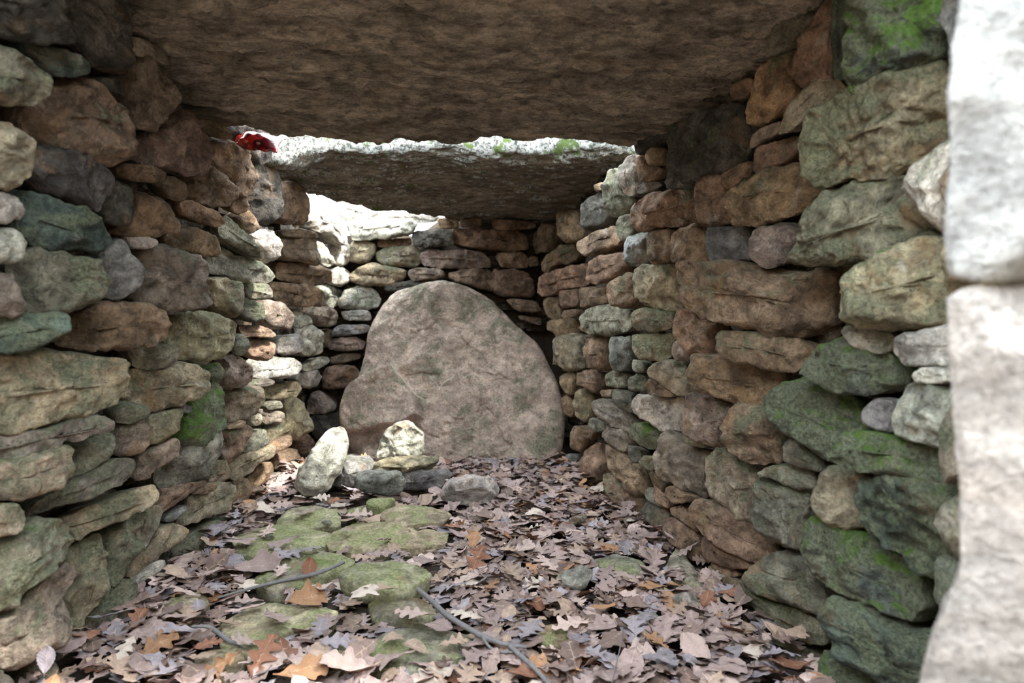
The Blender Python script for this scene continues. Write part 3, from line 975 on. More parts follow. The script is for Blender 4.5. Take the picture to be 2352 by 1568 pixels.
# ------------------------------------------------------------------ stones laid in the walls
lines = [l for l in STONES.strip().splitlines() if l.strip()]


def place_stone(name, side, code, moss, pts, seed, mat, parent, lean=0.42, bulge=None, back=None, step_px=5.5, jitter=0.008):
    r = np.random.default_rng(seed)
    pts = np.array(pts, float)
    cx, cy = (pts.min(0) + pts.max(0)) / 2
    c = hit(side, cx, cy)
    n0 = normal(side, c)
    tocam = CAM - c
    dist = np.linalg.norm(tocam)
    tocam /= dist
    a = lean
    n = n0 * (1 - a) + tocam * a + r.normal(size=3) * 0.04
    n /= np.linalg.norm(n)
    k = 1 + r.uniform(-jitter, jitter)
    c = CAM + (c - CAM) * k
    W3 = []
    for (px, py) in pts:
        d = ray(px, py)
        t = ((c - CAM) @ n) / (d @ n)
        W3.append(CAM + d * t)
    W3 = np.array(W3)
    Fm = frame_from(n)
    o = W3.mean(0)
    L2 = (W3 - o) @ Fm
    P = L2[:, :2]
    _, W, L, _, _ = spine(P)
    bl = bulge if bulge else float(np.clip(0.32 * W, 0.012, 0.052))
    bk = back if back else float(np.clip(1.1 * W, 0.05, 0.13))
    # centre the pillow on the traced plane
    o = o - n * bl * 0.45
    me = rock_mesh(name, P, bl, bk, seed, step=step_px * dist / F, frame=Fm)
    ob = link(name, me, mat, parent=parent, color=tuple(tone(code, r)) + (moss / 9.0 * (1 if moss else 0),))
    ob.matrix_local = matrix_from(Fm, o)
    return ob


EDGE = {'L': 0, 'R': 0}
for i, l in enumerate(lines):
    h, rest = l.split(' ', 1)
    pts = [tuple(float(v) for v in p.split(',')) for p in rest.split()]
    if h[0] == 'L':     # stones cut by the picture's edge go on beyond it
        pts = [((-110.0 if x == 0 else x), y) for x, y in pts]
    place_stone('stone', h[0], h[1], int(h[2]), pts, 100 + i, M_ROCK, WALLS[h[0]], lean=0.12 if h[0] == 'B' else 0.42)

# courses nearer than the picture shows, so the walls go on to the entrance
def quad_stone(side, y0, y1, z0, z1, seed, code, moss):
    r = np.random.default_rng(seed)
    h = z1 - z0
    yz = [(y0, z0 + .3 * h), (y0 + .02, z1 - .1 * h), (y0 + .4 * (y1 - y0), z1), (y1 - .02, z1 - .1 * h), (y1, z0 + .4 * h),
          (y1 - .03, z0 + .05 * h), (y0 + .5 * (y1 - y0), z0), (y0 + .03, z0 + .05 * h)]
    W3 = np.array([(face_x(side, y, z), y, z) for y, z in yz]) + r.normal(size=(8, 3)) * .006
    c = W3.mean(0)
    n = normal(side, c)
    Fm = frame_from(n)
    P = ((W3 - c) @ Fm)[:, :2]
    me = rock_mesh('stone', P, .035, .12, seed, step=.011, frame=Fm)
    ob = link('stone', me, M_ROCK, parent=WALLS[side], color=tuple(tone(code, r)) + (moss,))
    ob.matrix_local = matrix_from(Fm, c)


sd = 9000
for side, yend in (('L', 0.93), ('R', 0.90)):
    z = 0.0
    rr = random.Random(5 if side == 'L' else 6)
    while z < 1.16:
        h = rr.uniform(.08, .15)
        y = 0.0
        while y < yend - .06:
            w = rr.uniform(.14, .24)
            y1 = min(y + w, yend)
            quad_stone(side, y, y1, z, min(z + h, 1.2), sd, rr.choice('byygs'), rr.uniform(.1, .5))
            sd += 1
            y = y1 + .006
        z += h + .006

# hidden rubble hearting that shows in the joints
HV, HF = [], []
hr = np.random.default_rng(11)
ico = [(-1, 0, 0), (1, 0, 0), (0, -1, 0), (0, 1, 0), (0, 0, -1), (0, 0, 1)]
icf = [(0, 2, 5), (2, 1, 5), (1, 3, 5), (3, 0, 5), (2, 0, 4), (1, 2, 4), (3, 1, 4), (0, 3, 4)]


def heart(side, parent):
    V, Fc = [], []
    N = 620 if side != 'B' else 200
    for _ in range(N):
        if side == 'B':
            x, y, z = hr.uniform(-.7, .5), BACK_Y + .115, hr.uniform(0, 1.0)
            s = hr.uniform(.03, .06) * np.array([1.4, .6, .7])
        else:
            y, z = hr.uniform(.7, 3.4), hr.uniform(0, 1.16)
            x = face_x(side, y, z) + (-.115 if side == 'L' else .115)
            s = hr.uniform(.03, .06) * np.array([.6, 1.5, .7])
        b0 = len(V)
        # eight-sided blunt lump: octahedron with cut tips
        P = np.array([(a, b2, c) for a in (-.7, .7) for b2 in (-.7, .7) for c in (-.7, .7)]) + hr.normal(size=(8, 3)) * .16
        P = P * s + (x, y, z)
        V += P.tolist()
        for f in ((0, 1, 3, 2), (4, 6, 7, 5), (0, 4, 5, 1), (2, 3, 7, 6), (0, 2, 6, 4), (1, 5, 7, 3)):
            Fc.append(tuple(b0 + q2 for q2 in f))
    me = mesh_np('rubble_hearting', V, Fc, smooth=False)
    link('rubble_hearting', me, M_ROCK, parent=parent, kind='stuff', color=(.12, .095, .07, .1))


for s_ in 'LRB':
    heart(s_, WALLS[s_])


# ------------------------------------------------------------------ the two capstones
def capstone(name, x0, x1, front, rear, under, thick, nx, ny, seed, label, color, rad=0.035, group=None, relief=1.0, fr=None, mat=None):
    u = np.linspace(0, 1, nx)
    # denser rows at the borders
    def dense(n):
        t = np.linspace(0, 1, n)
        return t + 0.0 * t - 0.10 * np.sin(2 * math.pi * t) / 1.0 * (1 / (2 * math.pi)) * 6 * 0.9
    U, Vv = np.meshgrid(dense(nx), dense(ny), indexing='ij')
    U, Vv = U.ravel(), Vv.ravel()
    xx = x0 + (x1 - x0) * U
    yf, yr = front(xx), rear(xx)
    yy = yf + (yr - yf) * Vv
    ed = np.minimum(np.minimum((U) * (x1 - x0), (1 - U) * (x1 - x0)), np.minimum(Vv * (yr - yf), (1 - Vv) * (yr - yf)))
    e = np.clip(1 - (1 - np.clip(ed / rad, 0, 1)) ** 3.2, 0, 1) ** (1 / 2.4)
    zu = under(xx, yy)
    zm = zu + thick * 0.5
    Q = np.c_[xx, yy, xx * 0]
    big = fbm(Q * np.array([2.2, 3.6, 1]) + seed, 3)
    flake = fbm(Q * np.array([7, 17, 1]) + seed + 9 + 0.5 * big[:, None], 4, 0.6)
    # broken flaky terraces
    tt = flake * 7 + 1.2 * big
    fl = (np.floor(tt) + sst(tt - np.floor(tt), 0.55, 1.0)) / 7
    grain = fbm(Q * np.array([30, 62, 1]) + seed + 3, 3, 0.6)
    rel = relief * (0.026 * big + 0.026 * fl + 0.012 * flake + 0.006 * grain)
    zb = zm - (thick * 0.5) * e + rel * np.clip(e * 1.3, 0, 1)
    top = zm + (thick * 0.5) * e + 0.03 * fbm(Q * 4 + seed + 50, 4) * e
    # ragged rim
    yy2 = yy + (1 - e) * 0.012 * fbm(Q * 12 + seed, 3)
    Vb = np.c_[xx, yy2, zb]
    Vt = np.c_[xx, yy2, top]
    f1 = grid_faces(nx, ny, flip=True)
    f2 = grid_faces(nx, ny) + nx * ny
    V = np.vstack([Vb, Vt])
    me = bpy.data.meshes.new(name)
    me = mesh_np(name, V, np.vstack([f1, f2]))
    import bmesh
    bm = bmesh.new()
    bm.from_mesh(me)
    bmesh.ops.remove_doubles(bm, verts=bm.verts, dist=1e-5)
    bm.to_mesh(me)
    bm.free()
    return link(name, me, mat or M_CAP, label=label, cat='stone slab', color=color, group=group)


def under1(x, y):
    zz = CAM[2] + 0.705 - 0.114 * y - 0.030 * x * np.clip((2.1 - y) / 0.9, 0, 1)
    return zz - 0.018 * np.clip((y - 1.4) / .6, 0, 1)


def wob(x, a, f, s):
    return a * fbm(np.c_[x * f, x * 0 + s, x * 0], 3)


capstone('capstone', -1.0, 0.98, lambda x: 0.72 + wob(x, .05, 3, 1), lambda x: 2.0 + wob(x, .045, 3.2, 2),
         under1, .17, 360, 330, 5.0,
         'huge flaky brown capstone roofing the front of the chamber', (.44, .375, .305, .14), rad=.03, relief=1.2, mat=M_CAPF)


def under2(x, y):
    zz = CAM[2] + 0.497 - 0.105 * (y - 2.35)
    zz = zz - 0.085 * np.exp(-((x + .60) / .13) ** 4) * sst(2.55 - y, 0, .25)
    zz = zz - 0.038 * sst(y, 2.45, 2.8) * sst(-x, .02, .32)
    chips = 0.5 + 1.4 * fbm(np.c_[x * 5 + 3, y * 2, x * 0], 3)
    return zz + 0.030 * np.clip(chips, 0, 1) * sst(front2(x) + .10 - y, 0, .10) * (x > -.45)


def rear2(x):
    b2 = np.interp(x, [-.9, -.60, -.50, -.07, .1, .9], [2.74, 2.77, 2.84, 3.30, 3.50, 3.58])
    return b2 + wob(x, .02, 6, 3)


def front2(x):
    b2 = np.interp(x, [-.9, -.62, -.50, -.40, -.1, .3, .45, .9], [2.18, 2.19, 2.24, 2.36, 2.38, 2.36, 2.32, 2.34])
    return b2 + wob(x, .03, 6, 7)


capstone('capstone', -.68, .72, front2, rear2, under2, .125, 300, 200, 23.0,
         'smaller far capstone with moss on its sunlit front edge', (.33, .285, .225, .22), rad=.03, relief=0.75)

# ------------------------------------------------------------------ tall slab leaning on the back wall
SL = [(868, 705), (900, 668), (955, 650), (1010, 643), (1058, 647), (1110, 670), (1150, 707), (1187, 746), (1232, 782), (1262, 832),
      (1290, 902), (1302, 962), (1292, 1032), (1276, 1090), (1200, 1125), (1000, 1125), (830, 1090), (790, 1010), (786, 950), (798, 898), (824, 862), (836, 800), (850, 742)]
sl_n = np.array([-.10, -1.0, .26])
sl_n /= np.linalg.norm(sl_n)
sl_c = np.array([0.0, 2.98, 0.30])


def onplane(px, py, c, n):
    d = ray(px, py)
    t = ((c - CAM) @ n) / (d @ n)
    return CAM + d * t


W3 = np.array([onplane(x, y, sl_c, sl_n) for x, y in SL])
FmS = frame_from(sl_n)
oS = W3.mean(0)
P = ((W3 - oS) @ FmS)[:, :2]


def slab_mesh():
    me = rock_mesh('standing_slab', P, .075, .09, 4242, step=.0085, rough=.55, facets=4, frame=FmS, edge=3.4)
    V = np.zeros(len(me.vertices) * 3)
    me.vertices.foreach_get('co', V)
    return me


# dense front by remeshing the outline as a height field
def height_slab(name, P, cell, seed, thick, lobe):
    me = None
    P = resample(chaikin(P, 2), 260)
    w = 0.012 * fbm(np.c_[P * 9 + seed, np.zeros(len(P))], 3)
    q, W, L, cc, ax = spine(P)
    d = P - q
    P = P + d / np.linalg.norm(d, axis=1, keepdims=True) * w[:, None]
    m = 90
    n = len(P)
    us = np.concatenate([1 - np.cos(np.linspace(0, math.pi / 2, 14)) * 1.0])[1:] * .12
    us = np.concatenate([us, np.linspace(.12, .985, m)[1:]])
    rings = [P] + [P * (1 - u) + q * u for u in us]
    V = np.vstack(rings)
    uu = np.concatenate([np.full(n, u) for u in np.concatenate([[0], us])])
    e = np.sqrt(1 - (1 - np.clip(uu / .13, 0, 1)) ** 2)
    Q = np.c_[V, np.zeros(len(V))]
    h = 0.05 * e + 0.028 * fbm(Q * 3.5 + seed, 2) + 0.020 * fbm(Q * 11 + seed, 3) + 0.010 * fbm(Q * 38 + seed + 5, 3, .6)
    crack = np.abs(fbm(Q * 4.2 + seed + 80, 3))
    h -= 0.010 * np.exp(-(crack / .02) ** 2) * e
    # raised lower-left boss with a sharp upper rim, hollow below it
    lob = np.array(lobe)
    from mathutils.geometry import intersect_point_line
    inside = np.zeros(len(V))
    x, y = V[:, 0], V[:, 1]
    ins = np.zeros(len(V), bool)
    dmin = np.full(len(V), 9.0)
    for k in range(len(lob)):
        a, b2 = lob[k], lob[(k + 1) % len(lob)]
        cond = ((a[1] > y) != (b2[1] > y)) & (x < (b2[0] - a[0]) * (y - a[1]) / (b2[1] - a[1] + 1e-12) + a[0])
        ins ^= cond
        ab = b2 - a
        t = np.clip(((V - a) @ ab) / (ab @ ab), 0, 1)
        dmin = np.minimum(dmin, np.linalg.norm(V - (a + t[:, None] * ab), axis=1))
    sdist = np.where(ins, dmin, -dmin)
    h += 0.085 * sst(sdist + 0.008 * fbm(Q * 25, 2), -0.008, 0.022)
    rim = P
    nr = len(rings)
    V3 = np.c_[V, h]
    V3[:n, 2] = 0
    bk = [np.c_[P * (1 - s2) + q * s2, np.full(n, -thick * t)] for t, s2 in ((.5, .01), (.92, .04), (1, .12))]
    V3 = np.vstack([V3] + bk + [[[cc[0], cc[1], h[-n:].mean()]], [[cc[0], cc[1], -thick]]])
    idx = np.arange(n)
    nx2 = np.roll(idx, -1)
    F_ = []
    area = 0.5 * np.sum(P[:, 0] * np.roll(P[:, 1], -1) - np.roll(P[:, 0], -1) * P[:, 1])
    for k in range(nr - 1):
        f = np.stack([k * n + idx, k * n + nx2, (k + 1) * n + nx2, (k + 1) * n + idx], 1)
        F_.append(f if area > 0 else f[:, ::-1])
    sq = [0, nr, nr + 1, nr + 2]
    for a, b2 in zip(sq[:-1], sq[1:]):
        f = np.stack([a * n + idx, a * n + nx2, b2 * n + nx2, b2 * n + idx], 1)
        F_.append(f[:, ::-1] if area > 0 else f)
    cf, cb = len(V3) - 2, len(V3) - 1
    t1 = np.stack([(nr - 1) * n + idx, (nr - 1) * n + nx2, np.full(n, cf)], 1)
    t2 = np.stack([sq[-1] * n + nx2, sq[-1] * n + idx, np.full(n, cb)], 1)
    if area <= 0:
        t1, t2 = t1[:, ::-1], t2[:, ::-1]
    me = bpy.data.meshes.new(name)
    me.from_pydata(V3.tolist(), [], np.vstack(F_).tolist() + t1.tolist() + t2.tolist())
    me.polygons.foreach_set('use_smooth', [True] * len(me.polygons))
    me.update()
    return me


LOBE = [(770, 900), (830, 868), (872, 843), (905, 838), (930, 872), (965, 915), (975, 960), (930, 980), (880, 988), (850, 1000), (770, 1000)]
lob2 = ((np.array([onplane(x, y, sl_c, sl_n) for x, y in LOBE]) - oS) @ FmS)[:, :2]
slab = link('standing_slab', height_slab('standing_slab', P, .01, 6.1, .07, lob2), M_SLAB,
            label='tall rounded pinkish slab standing against the back wall', cat='stone slab', color=(.62, .49, .405, .18))
slab.matrix_local = matrix_from(FmS, oS - sl_n * .03)

# ------------------------------------------------------------------ pale jamb stone at the entrance, close to the lens
JC = np.array([.42, .46, .55])
jn = np.array([-.28, -1.0, 0.0])
jn /= np.linalg.norm(jn)
JP = [(2262, -600), (2228, 0), (2200, 90), (2190, 200), (2192, 420), (2185, 600), (2190, 800), (2206, 980), (2222, 1110), (2228, 1220), (2218, 1330), (2175, 1430),
      (2150, 1500), (2128, 1580), (2100, 1800), (2120, 2300), (2200, 2800), (3000, 2800), (3100, 1500), (3050, 300), (2950, -650), (2500, -720)]
JP = [(x + 18, y) for x, y in JP]
CUT = 654
top = [p for p in JP if p[1] < CUT]
low = [p for p in JP if p[1] > CUT]
li = [k for k, p in enumerate(JP) if p[1] < CUT]
TOPJ = [p for p in JP[:6]] + [(2215, CUT - 6), (3070, CUT - 6)] + JP[-4:]
LOWJ = [(2208, CUT + 2)] + JP[6:-3] [:-1] + [(3070, CUT + 2)]
Fj = frame_from(jn)
for k, (poly, colr, lab) in enumerate(((TOPJ, (.52, .515, .50, 0), 'upper whitish block of the entrance jamb at the right edge, very close'),
                                       (LOWJ, (.55, .50, .46, 0), 'lower pinkish-white jamb stone at the right edge, below a thin seam'))):
    W3 = np.array([onplane(x, y, JC, jn) for x, y in poly])
    oj = W3.mean(0)
    me = rock_mesh('jamb_stone', ((W3 - oj) @ Fj)[:, :2], .03, .09, 777 + k, step=.007, rough=.30, facets=2, frame=Fj, sym=True, edge=2.0)
    o = link('jamb_stone', me, M_SLAB, label=lab, cat='standing stone', color=colr)
    o.matrix_local = matrix_from(Fj, oj - jn * .02)

# ------------------------------------------------------------------ paving
pave_polys = []
for i, l in enumerate([x for x in PAVERS.strip().splitlines() if x.strip()]):
    a, lift, rest = l.split(' ', 2)
    pts = [tuple(float(v) for v in p.split(',')) for p in rest.split()]
    W3 = np.array([hit('F', x, y) for x, y in pts])
    rs = np.random.default_rng(600 + i)
    z = .028 + .012 * float(lift)
    c = W3.mean(0)
    c[2] = 0
    # raised stones slide towards the lens so they still cover the same patch
    kz = (CAM[2] - z) / CAM[2]
    W3 = CAM + (W3 - CAM) * kz
    c = W3.mean(0)
    Fp = np.eye(3)
    P2 = (W3 - c)[:, :2] * 1.07
    pave_polys.append((W3[:, :2], float(lift)))
    me = rock_mesh('paving_stone', P2, .012, .05, 700 + i, step=.008, rough=.40, facets=1, edge=5.5)
    link('paving_stone', me, M_FLOOR, parent=floor, loc=(c[0], c[1], z - .016), color=tuple(tone(a[0], rs) * 1.15) + (int(a[1]) / 9.0 * .72,))


# ------------------------------------------------------------------ loose stones
def loose(name, depth_px, pts, code, moss, bulge, back, label, seed, tilt=0.0, cat='stone', group=None, mat=None, rough=1.0, lift=0.0, depth=None, facets=6, zb=.035):
    """a free rock: its outline stands upright at the distance where its foot meets the floor"""
    pts = np.array(pts, float)
    dd = ray(pts[:, 0].mean(), depth_px)
    base = CAM + dd * (-(CAM[2] - zb) / dd[2])
    if depth:
        base = np.array([0, depth, 0])
    n = np.array([0, -1.0, tilt])
    n /= np.linalg.norm(n)
    c = np.array([base[0], base[1] + .01, 0.0])
    W3 = np.array([onplane(x, y, c, n) for x, y in pts])
    Fm = frame_from(n)
    o = W3.mean(0)
    P = ((W3 - o) @ Fm)[:, :2]
    r = np.random.default_rng(seed)
    me = rock_mesh(name, P, bulge, back, seed, step=.006, sym=True, rough=rough, frame=Fm, facets=facets)
    ob = link(name, me, mat or M_ROCK, label=label, cat=cat, group=group, color=tuple(tone(code, r, .05)) + (moss,))
    ob.matrix_local = matrix_from(Fm, o)
    FREE.append((o[0], o[1], .5 * (P[:, 0].max() - P[:, 0].min()) * .85))
    return ob


FREE = []
loose('upright_stone', 1128, [(678, 1118), (688, 1080), (715, 1038), (742, 1000), (758, 985), (778, 980), (793, 984), (797, 1010), (795, 1045), (782, 1082), (765, 1100), (752, 1125), (735, 1138), (700, 1132)],
      'w', .0, .05, .06, 'white pointed stone leaning upright at the left of the pile', 31, tilt=.25, rough=.6, facets=4)
loose('flat_stone', 1108, [(762, 1110), (768, 1075), (785, 1052), (848, 1050), (856, 1062), (856, 1100), (820, 1114)],
      's', .1, .07, .06, 'dark grey block behind the white pointed stone with a leaf on top', 32)
loose('grey_stone', 1132, [(816, 1112), (818, 1092), (835, 1083), (862, 1080), (915, 1084), (932, 1108), (920, 1128), (895, 1137), (845, 1130)],
      's', .0, .055, .06, 'slate grey stone propping the front of the flat slab', 33)
loose('grey_stone', 1112, [(905, 1110), (910, 1085), (960, 1080), (1020, 1078), (1037, 1088), (1022, 1112), (980, 1124), (925, 1122)],
      's', .0, .05, .06, 'shaded grey stone under the right end of the flat slab', 34)
loose('flat_stone', 1108, [(858, 1080), (862, 1062), (880, 1054), (950, 1046), (1005, 1050), (1006, 1058), (990, 1077), (930, 1078), (870, 1084)],
      'y', .1, .075, .06, 'thin buff slab lying flat across the grey stones', 35)
loose('boulder', 1096, [(868, 1053), (874, 1028), (882, 1000), (895, 982), (915, 973), (938, 972), (952, 980), (968, 1000), (968, 1045), (950, 1056), (900, 1056)],
      'w', .0, .05, .05, 'rounded cream boulder sitting on top of the flat slab', 36, tilt=.1)
loose('boulder', 1150, [(1016, 1142), (1020, 1122), (1034, 1106), (1062, 1095), (1098, 1093), (1128, 1100), (1145, 1120), (1142, 1138), (1125, 1150), (1075, 1158), (1035, 1155)],
      'w', .0, .06, .07, 'low rounded pale stone among leaves right of the pile', 37, tilt=.35)
loose('rough_stone', 1352, [(1277, 1332), (1290, 1316), (1310, 1312), (1337, 1305), (1360, 1312), (1352, 1338), (1330, 1356), (1300, 1352)],
      'w', .0, .03, .035, 'grey layered fist-sized stone in the middle of the leaf litter', 38, tilt=1.1, facets=3)
loose('rough_stone', 1400, [(1541, 1374), (1562, 1364), (1590, 1366), (1616, 1376), (1618, 1398), (1598, 1408), (1568, 1396)],
      'w', .2, .03, .04, 'flat pale grey stone in the litter near the right wall', 39, tilt=1.2)
loose('stone_block', 1206, [(1306, 1190), (1345, 1178), (1349, 1194), (1312, 1206)],
      'p', .0, .02, .025, 'small oblong pinkish stone half under leaves', 40, tilt=.5)
loose('pebble', 1240, [(606, 1232), (612, 1226), (626, 1228), (630, 1234), (622, 1240), (610, 1239)],
      'w', .3, .02, .02, 'small cream pebble on the mossy paving by the left wall', 41, tilt=.5)
loose('pebble', 1270, [(1446, 1262), (1452, 1254), (1464, 1256), (1466, 1266), (1455, 1272)],
      'w', .0, .015, .02, 'little white pebble near the foot of the right wall', 42, tilt=.5)
loose('pebble', 1205, [(738, 1200), (748, 1194), (760, 1196), (762, 1204), (748, 1209)],
      'w', .5, .018, .02, 'lichen-pale pebble in the joint between two paving slabs', 43, tilt=.6)


# ------------------------------------------------------------------ leaves
def leaf_arrays(kind, seed, nl=33, nw=5):
    """unit-length leaf in local x (length) / y (width), curled in z. kind: lobed, broad, oval"""
    r = np.random.default_rng(seed)
    t = np.linspace(0, 1, nl)
    ph = r.uniform(-.4, .4)
    if kind == 'oval':
        env = .30 * np.sin(np.pi * np.clip((t - .1) / .9, 0, 1)) ** .75
        mod = 1 + .05 * np.sin(2 * np.pi * 9 * t)
    elif kind == 'broad':
        tt = np.clip((t - .1) / .9, 0, 1)
        env = .36 * np.sin(np.pi * tt ** 1.3) ** .75
        mod = .80 + .20 * np.tanh(1.4 * np.cos(2 * np.pi * (2.9 * tt - .5 + ph * .1)) + .2)
    else:
        tt = np.clip((t - .1) / .9, 0, 1)
        env = .30 * np.sin(np.pi * tt ** 1.15) ** .7
        mod = .66 + .38 * np.tanh(1.6 * np.cos(2 * np.pi * (3.6 * tt - .45 + ph * .15)) + .25)
    wl = env * mod + .006
    wr = env * (np.roll(mod, 0) * r.uniform(.9, 1.05) + r.normal(size=nl) * .04) + .006
    s = np.linspace(-1, 1, nw * 2 + 1)
    V, rib = [], []
    bend = r.uniform(-.6, .9)
    cup = r.uniform(-.5, .8)
    tw = r.uniform(-.45, .45)
    for i in range(nl):
        for sj in s:
            w = wl[i] if sj < 0 else wr[i]
            # lobes sweep forward
            x = t[i] + abs(sj) * .07 * (w / .3)
            y = sj * w
            z = cup * (y ** 2) * 1.6 + bend * .35 * (t[i] - .5) ** 2 + tw * y * (t[i] - .5)
            z += .018 * math.sin(9 * t[i] + 5 * sj + seed)
            V.append((x - .5, y, z))
            rib.append(max(0.0, 1 - abs(sj) * 7 * .5) if abs(sj) < .2 else 0.0)
    V = np.array(V)
    V[:, 2] += .035 * noise(np.c_[V[:, :2] * 4 + seed * 3.1, np.zeros(len(V))])
    V[:, 2] -= V[:, 2].min()
    # side veins darken/brighten
    rib = np.array(rib)
    vein = np.abs(((V[:, 0] - np.abs(V[:, 1]) * .9) * 8.8) % 1 - .5) * 2
    rib = np.maximum(rib, (vein > .86) * .93)
    m = 2 * nw + 1
    Fq = []
    for i in range(nl - 1):
        for j in range(m - 1):
            a = i * m + j
            Fq.append((a, a + m, a + m + 1, a + 1))
    return V, np.array(Fq), rib


def leaf_mesh(name, kind, seed, scale=1.0):
    V, Fq, rib = leaf_arrays(kind, seed)
    me = mesh_np(name, V, Fq)
    at = me.attributes.new('rib', 'FLOAT', 'POINT')
    at.data.foreach_set('value', rib)
    me.materials.append(M_LEAF)
    return me


LEAF = {}
for k, kind in enumerate(('lobed', 'broad', 'oval')):
    LEAF[kind] = [leaf_mesh('leaf', kind, 50 + 10 * k + j) for j in range(8 if kind != 'oval' else 4)]

LEAFRISE = {k: [max(v.co.z for v in me.vertices) for me in ms] for k, ms in LEAF.items()}
LTONE = {'mauve': (.32, .235, .22), 'pale pinkish': (.46, .345, .31), 'grey-lilac': (.28, .245, .27), 'tan': (.37, .265, .205),
         'dull brown': (.20, .135, .115), 'orange-brown': (.36, .195, .105), 'rust': (.25, .115, .07), 'cream': (.58, .49, .42)}


def leaf_obj(kind, idx, x, y, z, size, rot, tx, ty, tonev, label, group=None):
    me = LEAF[kind][idx % len(LEAF[kind])]
    o = bpy.data.objects.new('fallen_leaf', me)
    COL.objects.link(o)
    o.matrix_world = Matrix.Translation((x, y, z)) @ Matrix.Rotation(rot, 4, 'Z') @ Matrix.Rotation(tx, 4, 'X') @ Matrix.Rotation(ty, 4, 'Y') @ Matrix.Diagonal((size, size, size, 1))
    o.color = tuple(tonev) + (1,)
    o['label'] = label
    o['category'] = 'leaf'
    if group:
        o['group'] = group
    return o


LITTER_THIN = np.array([hit('F', x, y)[:2] for x, y in ((540, 1235), (650, 1150), (1040, 1155), (1040, 1230), (1000, 1345), (1095, 1480), (990, 1535), (760, 1525), (500, 1510), (430, 1485), (500, 1400), (580, 1330))])


def pinside(P, x, y):
    ins = False
    n = len(P)
    for k in range(n):
        a, b2 = P[k], P[(k + 1) % n]
        if (a[1] > y) != (b2[1] > y) and x < (b2[0] - a[0]) * (y - a[1]) / (b2[1] - a[1] + 1e-12) + a[0]:
            ins = not ins
    return ins


def base_z(x, y, grow=1.0):
    for P, lift in pave_polys:
        c = P.mean(0)
        if pinside(c + (P - c) * grow, x, y):
            return .028 + .012 * lift, True
    return 0.004, False


